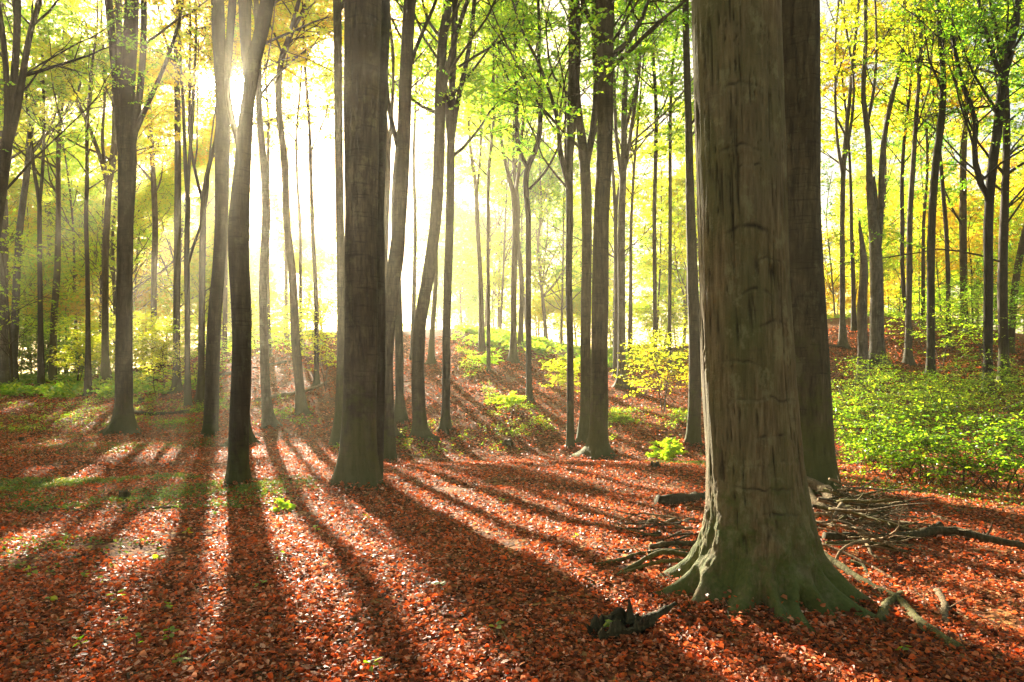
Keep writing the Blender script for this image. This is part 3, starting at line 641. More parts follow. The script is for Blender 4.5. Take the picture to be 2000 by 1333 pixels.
# ------------------------------------------------------------------ the giant beech and its neighbour
def giant():
    Yg = depth_at(1482, 1156)
    a = np.array([(1482,1156,196),(1481,1080,196),(1478,1000,190),(1470,900,179),(1459,750,174),(1452,600,170),(1447,433,168),(1440,200,166),(1435,0,165),(1433,-60,164)], float)
    p = np.array([P(x, y, Yg) for x, y, w in a]); r = a[:, 2]/F*Yg/2
    base = np.array([p[0, 0], Yg, float(H(p[0, 0], Yg))]); p[0, 2] = base[2]-.12
    top = 12.0; e = grow(p[-1][None], np.array([[0, .01, 1.]]), np.array([top-p[-1, 2]]), 6, .1, .02)[0][1:]
    p = np.concatenate([p, e]); r = np.concatenate([r, np.linspace(r[-1]*.97, .16, 6)])
    d = p[:, 2]-base[2]
    zz = np.concatenate([np.linspace(-.12, .7, 110), np.linspace(.71, 4.6, 400)[1:], np.linspace(4.7, top-base[2]-.1, 25)])
    n = 260; th = np.arange(n)*2*math.pi/n - math.pi/2          # -pi/2 faces the camera
    cx = np.interp(zz, d, p[:, 0]); cyy = np.interp(zz, d, p[:, 1]); rr = np.interp(zz, d, r)
    Zm, T = np.meshgrid(zz, th, indexing='ij'); R = np.repeat(rr[:, None], n, 1)
    def dth(c): return np.abs((T-c+math.pi) % (2*math.pi)-math.pi)
    # roots: angle, half width, reach, fall-off height
    for c, s, A, h in [(math.radians(q[0]),)+q[1:] for q in [(187, .15, .40, .17), (209, .17, .30, .22), (241, .19, .30, .13), (262, .11, .24, .20), (281, .10, .32, .10), (299, .13, .24, .19), (322, .15, .36, .14), (349, .12, .34, .21), (14, .15, .36, .2), (60, .2, .4, .2), (105, .2, .35, .2), (150, .2, .4, .2)]]:
        wob = .10*noise(Zm*5, c*9)
        prof = np.exp(-np.clip(Zm, -.1, None)/h)
        R = R+A*prof*np.exp(-(dth(c+wob)/(s*(1+.5*np.clip(Zm, 0, 1))))**2)
    R = R+.02*np.exp(-np.clip(Zm, 0, None)/.25)
    # broad flutes, fine cracks and the arched branch scars
    R = R*(1+.018*np.cos(3*T+.6+Zm*.12)+.013*np.cos(5*T+2+Zm*.2)+.012*noise(T*2.2, Zm*.8, 4))
    cx2, sx2 = np.cos(T), np.sin(T)
    low = 1-sstep(.25, 1.1, Zm)
    R = R+low*(.020*noise(cx2*5, sx2*5, Zm*7)+.012*noise(cx2*13, sx2*13, Zm*16)+.006*noise(cx2*30, sx2*30, Zm*40))
    R = R+.004*noise(cx2*7, sx2*7, Zm*2.2)+.003*noise(cx2*20, sx2*20, Zm*3)
    crk = noise(cx2*8.5+.25*noise(Zm*5, 2), sx2*8.5, Zm*.7); crk2 = noise(cx2*16+5+.3*noise(Zm*9, 7), sx2*16, Zm*1.2)
    fis = np.clip(1-np.abs(crk)/.085, 0, 1)*sstep(-.1, .35, noise(cx2*5+9, sx2*5, Zm*2.1))
    fis = np.maximum(fis, .8*np.clip(1-np.abs(crk2)/.10, 0, 1)*sstep(.0, .35, noise(cx2*7, sx2*7+7, Zm*3.2)))
    scar = np.zeros_like(R)
    for zc, tc_, wd, drop, thk in [(3.55, -100, 36, .07, .022), (3.12, -108, 30, .06, .018), (2.99, -95, 22, .05, .015), (2.58, -100, 44, .11, .030), (2.36, -70, 24, .05, .014), (2.14, -92, 30, .07, .02), (1.93, -70, 34, .10, .020),
                               (1.66, -118, 26, .02, .014), (1.40, -85, 60, .02, .014), (1.15, -80, 36, .05, .016), (.98, -62, 26, .02, .012), (.80, -100, 44, .03, .014), (.62, -85, 30, .02, .012)]:
        dd = ((T-math.radians(tc_)+math.pi) % (2*math.pi)-math.pi); w = math.radians(wd)
        zl = zc-drop*(dd/w)**2+.016*noise(T*3.5, zc*5)+.008*noise(T*9, zc*5)
        g = np.exp(-((Zm-zl)/(thk*.55))**2)*(1-sstep(.2, 1.15, np.abs(dd)/w))
        scar = np.maximum(scar, g*np.clip(.55+.9*noise(T*8, Zm*5, zc), 0, 1))
        R = R-.0035*g+.004*np.exp(-((Zm-zl+thk*2.2)/(thk*1.5))**2)*(1-sstep(.7, 1.1, np.abs(dd)/w))
    fade = sstep(.15, .5, Zm)
    R = R-.014*fis*fade
    mark = np.clip(np.maximum(fis*fade*.95, scar), 0, 1)
    v = np.stack([cx[:, None]+R*np.cos(T), cyy[:, None]+R*np.sin(T), base[2]+Zm], -1)
    idx = np.arange(v.shape[0]*n).reshape(-1, n); nx = np.roll(idx, -1, 1)
    mb = MB(); mb.add(v, np.stack([idx[:-1], nx[:-1], nx[1:], idx[1:]], -1))
    root = empty('beech_tree', base)
    k = NT('giant beech bark'); tcn = k.n('TexCoord'); ob = tcn.outputs['Object']
    at = k.n('Attribute', attribute_name='mark')
    n1 = k.noise(k.mapping(ob, (34, 34, 3.4)), 1, 6, .7); n2 = k.noise(ob, 1.7, 4); n3 = k.noise(k.mapping(ob, (3.2, 3.2, 1.0)), 1.0, 5)
    col = k.ramp(n1, [(.25, (.05, .033, .014)), (.5, (.155, .112, .048)), (.72, (.30, .225, .105))])
    col = k.mix(k.ramp(n3, [(.42, (0, 0, 0)), (.62, (.75, .75, .75))]), col, (.105, .105, .032))
    col = k.mix(k.ramp(n2, [(.5, (0, 0, 0)), (.7, (.6, .6, .6))]), col, (.16, .125, .065))
    lz = k.noise(k.mapping(ob, (5, 5, 3)), 1.3, 7, .72)
    col = k.mix(k.ramp(lz, [(.54, (0, 0, 0)), (.62, (.6, .6, .6))]), col, (.245, .22, .10))
    rg = k.noise(k.mapping(ob, (3.0, 3.0, 17)), 1.2, 6, .7)
    col = k.mix(k.ramp(rg, [(.58, (0, 0, 0)), (.72, (.4, .4, .4))]), col, (.06, .042, .026))
    sp = k.n('SeparateXYZ'); k.l(ob, sp.inputs[0])
    mf = k.math('ADD', k.math('SUBTRACT', .62, k.math('MULTIPLY', sp.outputs[2], .75)), k.math('MULTIPLY', k.math('SUBTRACT', k.noise(ob, 5.5, 8, .72), .5), 2.6))
    col = k.mix(k.ramp(mf, [(.12, (0, 0, 0)), (.6, (.9, .9, .9))]), col, k.mix(k.noise(ob, 40, 4), (.035, .05, .008), (.13, .15, .03)))
    col = k.mix(k.math('MULTIPLY', at.outputs['Fac'], .9), col, (.018, .011, .006))
    pr = k.n('BsdfPrincipled'); k.l(col, pr.inputs['Base Color']); pr.inputs['Roughness'].default_value = .85; pr.inputs['Specular IOR Level'].default_value = .25
    b = k.n('Bump'); b.inputs['Strength'].default_value = .9; b.inputs['Distance'].default_value = .018
    k.l(k.math('ADD', n1, k.math('MULTIPLY', k.noise(ob, 60, 4), .4)), b.inputs['Height']); k.l(b.outputs[0], pr.inputs['Normal']); k.l(pr.outputs[0], k.out.inputs[0])
    o = mb.build('trunk', k.m, root, base)
    at_ = o.data.attributes.new('mark', 'FLOAT', 'POINT'); at_.data.foreach_set('value', mark.ravel().astype(np.float32))
    tm, cmb = MB(), MB()
    q = np.stack([cx, cyy, base[2]+zz], 1)
    crown_parts(tm, cmb, [(q, rr)], base[2]+8, top+6, .085, 9, .8, 1.2)
    tm.build('limbs', BARK, root, base); cmb.build('crown', LM['green'], root, base, smooth=False)
    tag(root, 'giant mossy beech with spreading roots and cracked bark, nearest and thickest trunk', 'tree')
giant()
tree('beech_tree', 'thick smooth trunk directly behind the right side of the giant mossy beech', [(1574,964,124),(1569,900,106),(1562,650,92),(1557,433,84),(1555,200,88),(1555,0,90),(1555,-10,90)], leaf='green', Htop=20, crown=9, bark=BARKO, flare=.2)

# ------------------------------------------------------------------ saplings, shrubs, plants
def shrub(name, label, cat, base, h, rad, nst, leaf, leafL, group=None, dens=1.0, six=True, tier=.25):
    base = np.asarray(base, float); root = empty(name, base); tm, lm = MB(), MB()
    az = rng.random(nst)*6.283; tilt = np.radians(rng.uniform(4, 50, nst)) if nst > 1 else np.array([.08])
    st = base+np.stack([np.cos(az), np.sin(az), 0*az], 1)*rng.uniform(0, rad*.45, (nst, 1))*(nst > 1); st[:, 2] = H(st[:, 0], st[:, 1])-.03
    d = np.stack([np.cos(az)*np.sin(tilt), np.sin(az)*np.sin(tilt), np.cos(tilt)], 1)
    A = grow(st, d, h*rng.uniform(.65, 1.12, nst)/np.cos(tilt*.6), 8, .3, .10)
    tubes(tm, A, np.full((nst, 9), .006+.005*h)*np.linspace(1, .25, 9), 5)
    nb = max(6, int(11*dens*h**.5))
    s2, d2, t2 = along(A, nb, tier, 1.0)
    a2 = rng.random(len(s2))*6.283
    dd = np.stack([np.cos(a2), np.sin(a2), rng.uniform(-.05, .45, len(s2))], 1)
    B = grow(s2, dd, rad*rng.uniform(.45, 1.0, len(s2))*(1.15-.6*t2), 5, -.12, .12)
    tubes(tm, B, np.full((len(B), 6), .004+.002*h)*np.linspace(1, .3, 6), 3)
    s3, d3, _ = along(B, 4, .25, 1.0)
    d3 = spread(d3, 25, 55); d3[:, 2] *= .25
    C = grow(s3, d3, rad*rng.uniform(.18, .38, len(s3)), 3, -.05, .08)
    tubes(tm, C, np.full((len(C), 4), .0025)*np.linspace(1, .5, 4), 3)
    for T, k in ((B, 7), (C, 6)):
        lp, ld, _ = along(T, k, .2, 1.03)
        sd = unit(np.cross(ld, np.array([0, 0, 1.])))*rng.choice([-1, 1], len(lp))[:, None]
        leaves(lm, lp, unit(ld*.8+sd*rng.uniform(.4, 1.1, (len(lp), 1))), np.full(len(lp), leafL), .38, 0, six)
    tm.build('stems', TWIG, root, base); lm.build('foliage', LM[leaf], root, base, smooth=False)
    tag(root, label, cat, group); return root

SB = [(1660,905,1.05,'in the front row beside the thick smooth trunk'), (1725,925,1.0,'second of the front row right of the giant trunk'), (1800,945,.95,'in the middle of the front row'),
      (1880,955,1.0,'in the front row towards the right edge'), (1965,965,1.1,'in the front row cut by the right edge'), (1690,850,1.5,'tall in the second row, its top against the red slope'),
      (1770,855,1.35,'in the second row below the slim trunk with the pale foot'), (1850,865,1.4,'in the second row below the bent dark trunk'), (1930,875,1.45,'in the second row below the forked dark tree'),
      (2000,880,1.6,'in the second row cut by the right edge'), (1715,795,1.4,'at the back below the double stemmed grey beech'), (1800,800,1.0,'at the back on the dip below the red slope'),
      (1890,805,1.3,'at the back under the dark leafy trunks'), (1975,812,2.0,'tall at the back right under the dark leafy trunks'), (1640,820,.8,'low and hugging the right side of the thick smooth trunk')]
for x, y, h, w in SB:
    h *= 1.28
    shrub('beech_shrub', 'green shrub, '+w, 'shrub', G(x, y), h, h*.75, 7, 'shrub', .062, 'green shrubs of the right thicket', 1.0)
for x, y, h, w in [(-20,748,3.0,'cut by the left edge'), (60,742,2.8,'behind the second and third trunks'), (135,738,2.4,'right of the bent trunk'), (190,728,2.6,'behind the pale footed trunk'),
                   (272,722,2.4,'right of the thick forked tree'), (330,715,2.2,'behind the straight trunk')]:
    h *= 1.4
    shrub('green_shrub', 'tall shrub of the far left thicket, '+w, 'shrub', G(x, y), h, h*.62, 9, 'shrub' if x < 200 else 'yellow', .13, 'shrubs of the far left thicket', 1.3, False, .1)
# single leafy saplings low between the trunks
for x, y, h, rd, lf, w in [(1100,775,1.35,.75,'yellow','bright yellow spray of a sapling beside the slim straight trunk'), (1300,800,2.3,1.5,'yellow','broad yellow sapling left of the giant trunk'), (1345,780,2.0,1.2,'gold','golden sapling close behind the left of the giant trunk'),
        (1000,800,.5,.4,'lime','low leafy shrub standing in for the sunlit spot on the leaf slope'), (955,720,.6,.4,'lime','small leafy shrub standing in for sunlit ground at the top of the leaf slope'), (150,752,2.6,1.2,'yellow','yellow sapling with a level bright spray in the left wood'),  # the two lime hill shrubs stand in for spots lit by the sunbeam
        (640,760,2.6,1.2,'yellow','yellow green sapling left of the thick dark beech'), (610,700,2.4,1.4,'lime','hazy lime sapling on the ridge in the sunbeams'), (322,770,1.8,1.2,'yellow','sunlit yellow sapling in the left wood'), (405,745,2.0,1.2,'lime','lime sapling behind the left sun stem'),
        (1325,905,.5,.3,'lime','small fresh green sapling left of the giant trunk foot'), (1290,898,.35,.25,'lime','tiny green seedling beside the old stump'), (1890,690,3.4,1.8,'green','tall green sapling under the dark trunks on the right'),
        (1960,700,4.0,2.0,'green','tall dark green sapling at the right edge'), (1840,720,2.6,1.6,'lime','sapling with level sprays below the bent dark trunk'), (535,1000,.22,.14,'lime','tiny seedling standing up in the sunlit red leaves'),
        (1240,690,2.4,1.8,'yellow','yellow sapling on the crest right of centre'), (1150,680,1.6,1.4,'lime','lime shrub on the crest behind the sturdy beech'), (700,690,2.2,1.4,'yellow','yellow sapling on the crest behind the thick dark beech'), (505,690,1.8,1.2,'yellow','yellow sapling on the ridge beside the sun tree')]:
    b = G(x, y); f_ = 1.35 if b[1] > 16 else 1.0; h *= f_; rd *= f_; shrub('beech_sapling', w, 'sapling', b, h, rd, 3 if h > .6 else 2, lf, .06 if b[1] < 18 else .10 if b[1] < 34 else .15, None, 1.3, b[1] < 18, .3)

# ------------------------------------------------------------------ leaf litter, ground cover
def litter():
    mb = MB(); N = 400000
    Yl = 2.9+(rng.random(N)**1.75)*33; u = rng.uniform(-1.1, 1.1, N); x = u*Yl
    b = np.stack([x, Yl, H(x, Yl)+rng.uniform(.004, .035, N)], 1)
    near = [(p_, r_) for p_, r_, Y_ in BASES if Y_ < 26]+[(np.array([(1482-1000)/F*depth_at(1482, 1156), depth_at(1482, 1156), 0]), .42)]
    k0 = 0
    for p_, r_ in near:
        m = 380; aa = rng.random(m)*6.283; dd = r_*(1.0+rng.random(m)**2*1.3)
        xb, yb = p_[0]+np.cos(aa)*dd, p_[1]+np.sin(aa)*dd
        b[k0:k0+m] = np.stack([xb, yb, H(xb, yb)+.02+rng.random(m)*.11*np.clip(2-dd/r_, 0, 1)], 1); Yl[k0:k0+m] = yb; k0 += m
    L = np.clip(rng.lognormal(-3.62, .32, N), .011, .05)*(1+.055*(Yl-3)); w = L*rng.uniform(.38, .72, N)
    bare = noise(b[:, 0]*1.1, b[:, 1]*1.1, 5)+.7*noise(b[:, 0]*3.1, b[:, 1]*3.1, 9)
    kp = (bare+rng.normal(0, .25, N) > -.95) | (np.arange(N) < k0); b = b[kp]; Yl = Yl[kp]; L = L[kp]; w = w[kp]; N = len(b)
    az = rng.random(N)*6.283; tilt = rng.normal(0, .26, (N, 2))*np.where(rng.random((N, 1)) < .15, 2.2, 1)
    n = unit(np.stack([tilt[:, 0], tilt[:, 1], np.ones(N)], 1))
    ax = np.stack([np.cos(az), np.sin(az), np.zeros(N)], 1); ax = unit(ax-n*np.sum(ax*n, 1, keepdims=True)); sd = np.cross(n, ax)
    curl = rng.normal(.10, .19, (N, 1))*L[:, None]; bow = rng.normal(.0, .16, (N, 1))*L[:, None]
    L = L[:, None]; w = w[:, None]/2; up = n
    v = np.stack([b-ax*L*.5+up*bow, b-ax*L*.18+sd*w+up*curl, b+ax*L*.2+sd*w*.9+up*curl, b+ax*L*.5+up*bow, b+ax*L*.2-sd*w*.9+up*curl, b-ax*L*.18-sd*w+up*curl], 1)
    i = np.arange(N)[:, None]*6
    mb.add(v, np.concatenate([i+np.array([[0, 1, 2, 3]]), i+np.array([[0, 3, 4, 5]])]))
    tag(mb.build('leaf_litter', LITTER, smooth=False), kind='stuff')
litter()
def cover(name, polys, N, mat, L, hmax, stand):
    mb = MB(); got = 0
    for poly, share in polys:
        g = np.array([G(*p)[:2] for p in poly]); lo, hi = g.min(0), g.max(0); M = int(N*share*3)
        q = lo+rng.random((M, 2))*(hi-lo); keep = inpoly(q[:, 0], q[:, 1], g)
        cl = noise(q[:, 0]*.8, q[:, 1]*.8, 3)+.6*noise(q[:, 0]*2.3, q[:, 1]*2.3, 8)
        keep &= cl+rng.normal(0, .38, M) > .22
        q = q[keep][:int(N*share)]
        b = np.stack([q[:, 0], q[:, 1], H(q[:, 0], q[:, 1])], 1)
        k = 5; lp = np.repeat(b, k, 0); lp[:, 2] += rng.random(len(lp))*hmax; lp[:, :2] += rng.normal(0, L*.7, (len(lp), 2))
        az = rng.random(len(lp))*6.283
        leaves(mb, lp, np.stack([np.cos(az), np.sin(az), rng.uniform(0, stand, len(lp))], 1), np.full(len(lp), L), .45, 0, False)
    return tag(mb.build(name, mat, smooth=False), kind='stuff')
cover('ground_cover', [([(-150, 1005), (460, 1000), (640, 965), (600, 930), (420, 930), (200, 940), (-150, 930)], .35), ([(-150, 900), (420, 880), (430, 830), (-150, 800)], .35), ([(230, 860), (620, 850), (600, 790), (240, 790)], .2),
   ([(1180, 870), (1360, 870), (1340, 800), (1190, 800)], .1), ([(1610, 990), (2100, 1010), (2100, 940), (1610, 930)], .06), ([(1260, 905), (1385, 915), (1385, 885), (1270, 880)], .06), ([(-50, 1200), (400, 1180), (350, 1060), (-50, 1060)], .02)], 13000, LM['herb'], .042, .07, .5)
cover('low_plants_and_sun_streak', [([(-100, 850), (420, 830), (440, 735), (-100, 750)], .55), ([(220, 840), (640, 850), (600, 780), (240, 780)], .2), ([(640, 890), (1010, 880), (960, 840), (860, 820), (660, 860)], .05), ([(960, 860), (1090, 850), (1030, 780), (940, 740)], .10), ([(900, 740), (950, 740), (930, 670), (885, 660)], .07),  # centre patches are plants added for the golden light streak on the slope
   ([(1180, 870), (1360, 870), (1340, 800), (1190, 800)], .08)], 7000, LM['shrub'], .065, .14, .9)
cover('grass', [([(880, 668), (1000, 705), (1120, 715), (1330, 712), (1330, 690), (1150, 690), (1000, 652), (930, 635)], 1.0), ([(1600, 632), (1900, 640), (1900, 622), (1600, 618)], .35), ([(420, 700), (640, 690), (640, 650), (430, 655)], .35),
   ([(0, 775), (420, 760), (420, 720), (0, 740)], .8)], 7000, LM['shrub'], .22, .3, 1.5)
# low bushes on the far ground beyond the crest, one hazy mass
def far_under():
    mb = MB(); M = 900
    Yf = rng.uniform(50, 125, M); x = rng.uniform(-.85, .85, M)*Yf; c = np.stack([x, Yf, H(x, Yf)], 1)
    k = 26; hgt = rng.uniform(.6, 2.6, M)
    lp = np.repeat(c, k, 0)+np.stack([rng.normal(0, .8, M*k), rng.normal(0, .8, M*k), rng.random(M*k)*np.repeat(hgt, k)], 1)
    az = rng.random(M*k)*6.283
    leaves(mb, lp, np.stack([np.cos(az), np.sin(az), rng.uniform(-.3, .6, M*k)], 1), np.full(M*k, .26), .6)
    tag(mb.build('undergrowth', LM['lime'], smooth=False), kind='stuff')
far_under()
# seedlings one can count among the near leaves
pl = [(95,1190,'round leaved seedling near the left edge of the foreground'), (232,1232,'small green seedling in the lower left'), (160,1140,''), (322,1205,'green seedling right of the dark stick in the lower left'), (333,1262,''), (350,1310,'pale green seedling over the dark branch at the bottom'),
      (160,1275,''), (225,1180,''), (265,1275,''), (365,1050,''), (205,1150,'cluster of green seedlings in the left sun fleck'), (508,1155,''), (545,1100,''), (310,1100,''), (725,1320,'lone seedling at the bottom centre'), (715,1020,'sprig beside a short stick in the centre'), (1125,1060,''), (620,1045,''), (970,1250,''), (1200,1250,'green seedling on the rotten stump'), (1760,1290,''), (860,1160,''), (980,985,''), (130,1060,''), (420,1010,''), (60,1130,'')]
for x, y, w in pl:
    b = G(x, y); root = tm = None; k = int(rng.integers(4, 9)); mb = MB(); st = MB()
    az = rng.random(k)*6.283; L = rng.uniform(.035, .06)
    top = b+np.stack([np.cos(az)*.012, np.sin(az)*.012, rng.uniform(.04, .09, k)], 1)
    for t_ in top: tubes(st, np.array([b, (b+t_)/2+rng.normal(0, .004, 3), t_]), np.array([.002, .0016, .001]), 4)
    leaves(mb, top, np.stack([np.cos(az), np.sin(az), rng.uniform(-.1, .3, k)], 1), np.full(k, L), .3, 0, True, .75)
    root = empty('seedling', b); st.build('stem', TWIG, root, b); mb.build('foliage', LM['shrub'], root, b, smooth=False)
    tag(root, w or 'small green seedling scattered on the red leaf floor', 'seedling', 'seedlings on the leaf floor')

# ------------------------------------------------------------------ logs, stumps, sticks, brushwood
def stick(name, label, cat, px, r0, r1, mat, lift=None, depths=None, sides=8, group=None, rough=.12, twigs=0):
    pts = []
    for i, (x, y) in enumerate(px):
        if depths: p = P(x, y, depth_at(x, y)*(CAMZ-max(CAMZ+(680-y)/F*depths[i], 0))/CAMZ)
        else: p = G(x, y)
        p = p.copy(); p[2] = max(p[2]+(lift[i] if lift else 0), float(H(p[0], p[1]))+r0*.5) if depths else p[2]+(lift[i] if lift else 0)+r0*.6
        pts.append(p)
    pts = np.array(pts); n = len(pts); r = np.linspace(r0, r1, n)
    q, qr = resample(pts, r, max(.05, np.linalg.norm(pts[-1]-pts[0])/26)); q = q+rng.normal(0, r0*.10, q.shape)
    mb = MB(); tubes(mb, q, qr, sides, 0, rough, cap=True)
    if twigs:
        s, d, _ = along(q[None], twigs, .3, 1); d = spread(d, 25, 60)
        T = grow(s, d, rng.uniform(.1, .35, twigs), 4, .0, .15); T[:, :, 2] = np.maximum(T[:, :, 2], H(T[..., 0], T[..., 1])+.01)
        tubes(mb, T, np.full((twigs, 5), r1*.6)*np.linspace(1, .3, 5), 5)
    o = mb.build(name, mat, None, q[0]); return tag(o, label, cat, group)
def stump(label, px, h, r, mat, seed, hollow=True):
    b = G(*px); mb = MB(); n = 20; th = np.arange(n)*2*math.pi/n
    zz = np.array([-.08, 0, .03, .08, .15, .3, .55, .8, 1.0])*1.0
    z = zz*h; z[0] = -.06
    edge = 1+.35*noise(np.cos(th)*2+seed, np.sin(th)*2)
    R = r*(1+.6*np.exp(-np.clip(z, 0, None)/(.28*h))[:, None]*(1+.45*np.cos(4*th+seed)))*(1+.10*noise(np.cos(th)*3, np.sin(th)*3, z[:, None]*9+seed))
    Zs = z[:, None]*np.where(z[:, None] > .2*h, edge, 1)
    v = np.stack([b[0]+R*np.cos(th), b[1]+R*np.sin(th), b[2]+Zs], -1)
    inn = np.stack([b[0]+R[-1]*.6*np.cos(th), b[1]+R[-1]*.6*np.sin(th), b[2]+Zs[-1]*.78], -1)
    v = np.concatenate([v, inn[None]]); k = len(v)
    idx = np.arange(k*n).reshape(k, n); nx = np.roll(idx, -1, 1)
    vv = np.concatenate([v.reshape(-1, 3), [b+np.array([0, 0, h*.6])]])
    mb.add(vv, np.stack([idx[:-1], nx[:-1], nx[1:], idx[1:]], -1).reshape(-1, 4), [(k*n, idx[-1, j], nx[-1, j]) for j in range(n)])
    tag(mb.build('tree_stump', mat, None, b), label, 'stump')
stump('small dark stump among green plants left of the sun tree', (243, 980), .14, .07, WOODD, 1)
stump('old brown stump on the leaf rise left of the giant trunk', (1279, 914), .11, .085, WOODD, 2)
stump('mossy low stump in front of the dark log left of the giant trunk', (1275, 1026), .06, .06, WOODM, 3)
stump('tiny dark stump at the far left of the leaf floor', (42, 863), .12, .06, WOODD, 4)
stump('small dark stump right of the thick forked tree', (276, 788), .2, .11, WOODD, 5)
stump('low dark stump in the hollow below the bright slope', (993, 868), .12, .12, WOODD, 6)
stump('small dark stump beyond the pale footed trunk', (190, 768), .18, .1, WOODD, 7)
stump('broken mossy stub on the slope right of the snag', (1672, 706), .22, .16, WOODM, 8)
# rotten hollow piece in the foreground: a split trough of a log, torn at its upper edge, with a branch end
def rotten():
    b = G(1215, 1245); mb = MB()
    A = np.array([G(1158, 1250)+[0, 0, .035], G(1195, 1244)+[0, 0, .05], G(1235, 1236)+[0, 0, .05], G(1268, 1230)+[0, 0, .04]])
    q, r = resample(A, np.array([.075, .092, .085, .055]), .01); q[:, 2] += .025; m = len(q); n = 34
    t = unit(np.gradient(q, axis=0)); side = unit(np.cross(t, [0, 0, 1.])); up = np.cross(side, t)
    s = np.linspace(0, 1, m)
    hi = .25+.55*noise(s*6, 3)+.35*noise(s*17, 5)+.7*np.exp(-((s-.62)/.10)**2); lo = .15+.5*noise(s*7, 9)+.3*noise(s*19, 2)
    a0, a1 = -math.pi-hi, lo
    th = a0[:, None]+(a1-a0)[:, None]*np.linspace(0, 1, n)
    grain = 1+.10*noise(th*6, s[:, None]*4)+.05*noise(th*16, s[:, None]*9)
    vs = []
    for f in (1.0, .72):
        R_ = r[:, None]*f*grain
        vs.append(q[:, None]+side[:, None]*(R_*np.cos(th))[..., None]+up[:, None]*(R_*np.sin(th)*1.1)[..., None])
    v = np.stack(vs); idx = np.arange(v.size//3).reshape(2, m, n); o, ii = idx
    fs = [np.stack([o[:-1, :-1], o[:-1, 1:], o[1:, 1:], o[1:, :-1]], -1).reshape(-1, 4), np.stack([ii[:-1, :-1], ii[1:, :-1], ii[1:, 1:], ii[:-1, 1:]], -1).reshape(-1, 4)]
    for e in (0, -1):
        fs.append(np.stack([o[:-1, e], o[1:, e], ii[1:, e], ii[:-1, e]], -1)); fs.append(np.stack([o[e, :-1], o[e, 1:], ii[e, 1:], ii[e, :-1]], -1))
    mb.add(v, np.concatenate(fs))
    B = np.array([G(1240, 1234)+[0, 0, .05], G(1275, 1226)+[0, 0, .06], G(1300, 1217)+[0, 0, .075], G(1320, 1206)+[0, 0, .09]])
    p, pr = resample(B, np.array([.035, .028, .022, .012]), .012); tubes(mb, p+rng.normal(0, .002, p.shape), pr, 12, 0, .25, cap=True)
    for c_, d, L, rr in [((1233, 1236), (-.12, .0, 1), .15, .036)]:
        g_ = grow((G(*c_)+[0, .02, .06])[None], np.array([d], float), np.array([L]), 5, .1, .06); tubes(mb, g_, np.linspace(rr, .003, 6)[None], 8, 0, .3)
    tag(mb.build('rotten_wood', WOODD, None, b), 'dark rotten broken log piece with a jagged point in the foreground leaves', 'dead wood')
rotten()
stick('fallen_log', 'short charred dark log lying left of the giant trunk', 'log', [(1283, 988), (1330, 984), (1385, 978), (1420, 976)], .085, .07, WOODD, rough=.25, sides=14)
ST = [('short pale stick standing out of the leaves in the lower left', [(380,1224),(398,1212),(416,1196)], .010, .007, WOOD, 0),
 ('curved dark stick in the lower left foreground', [(150,1230),(178,1240),(200,1252),(216,1272)], .017, .008, WOODD, 1),
 ('long dark branch at the bottom edge left of centre', [(330,1298),(380,1300),(430,1308),(478,1320),(520,1326)], .014, .018, WOODD, 2),
 ('brown stick running to the bottom edge left of centre', [(250,1330),(285,1318),(330,1304)], .018, .010, WOOD, 1),
 ('dark branch lying left of centre in the foreground', [(578,1222),(640,1226),(675,1220),(720,1208),(772,1196)], .014, .006, WOODD, 3),
 ('thin dark stick on the red leaves in the middle', [(925,1122),(960,1112),(1000,1095),(1030,1085)], .011, .005, WOODD, 2),
 ('long thin branch reaching down right in front of the giant trunk', [(1165,1175),(1260,1182),(1330,1196),(1380,1216),(1410,1232)], .009, .006, WOODD, 4),
 ('thin upright curved twig left of the giant trunk', [(1268,1172),(1292,1150),(1306,1120),(1309,1090),(1302,1062)], .012, .006, BARKG, 0),
 ('long thin fallen branch across the green plants at left', [(100,1000),(250,996),(390,990),(470,972),(600,962)], .02, .01, WOODD, 3),
 ('dark fallen branch on the leaves at the upper left of the foreground', [(130,903),(180,907),(230,914),(268,916)], .018, .01, WOODD, 1),
 ('bent dark stick beside the small stump at left', [(165,952),(195,968),(215,985)], .015, .008, WOODD, 1),
 ('long fallen log on the ground right of the thick forked tree', [(262,808),(310,812),(350,808),(398,802)], .08, .05, WOODD, 0),
 ('fallen log on the slope between the wavy and leaning trunks', [(500,786),(545,776),(590,768),(640,748)], .09, .05, WOOD, 0),
 ('thin fallen log higher on the slope by the sun tree', [(420,736),(470,728),(530,714),(560,708)], .07, .04, WOODD, 0),
 ('pale stick on the leaf rise in the centre', [(780,888),(820,893),(870,900)], .025, .015, WOOD, 1),
 ('thin stick on the leaf rise right of the centre', [(1100,970),(1150,974),(1200,972),(1240,968)], .014, .007, WOODD, 2),
 ('short dark stick by a seedling in the centre', [(665,1024),(700,1023),(730,1022)], .011, .006, WOODD, 0),
 ('dark stick at the bottom edge right of centre', [(930,1292),(965,1280),(990,1278)], .012, .008, WOODD, 1),
 ('dark stick lying on the red slope at right', [(1610,676),(1660,682),(1700,690)], .05, .03, WOODD, 1)]
for lab, px, r0, r1, m, tw in ST: stick('fallen_branch', lab, 'branch', px, r0, r1, m, twigs=tw)
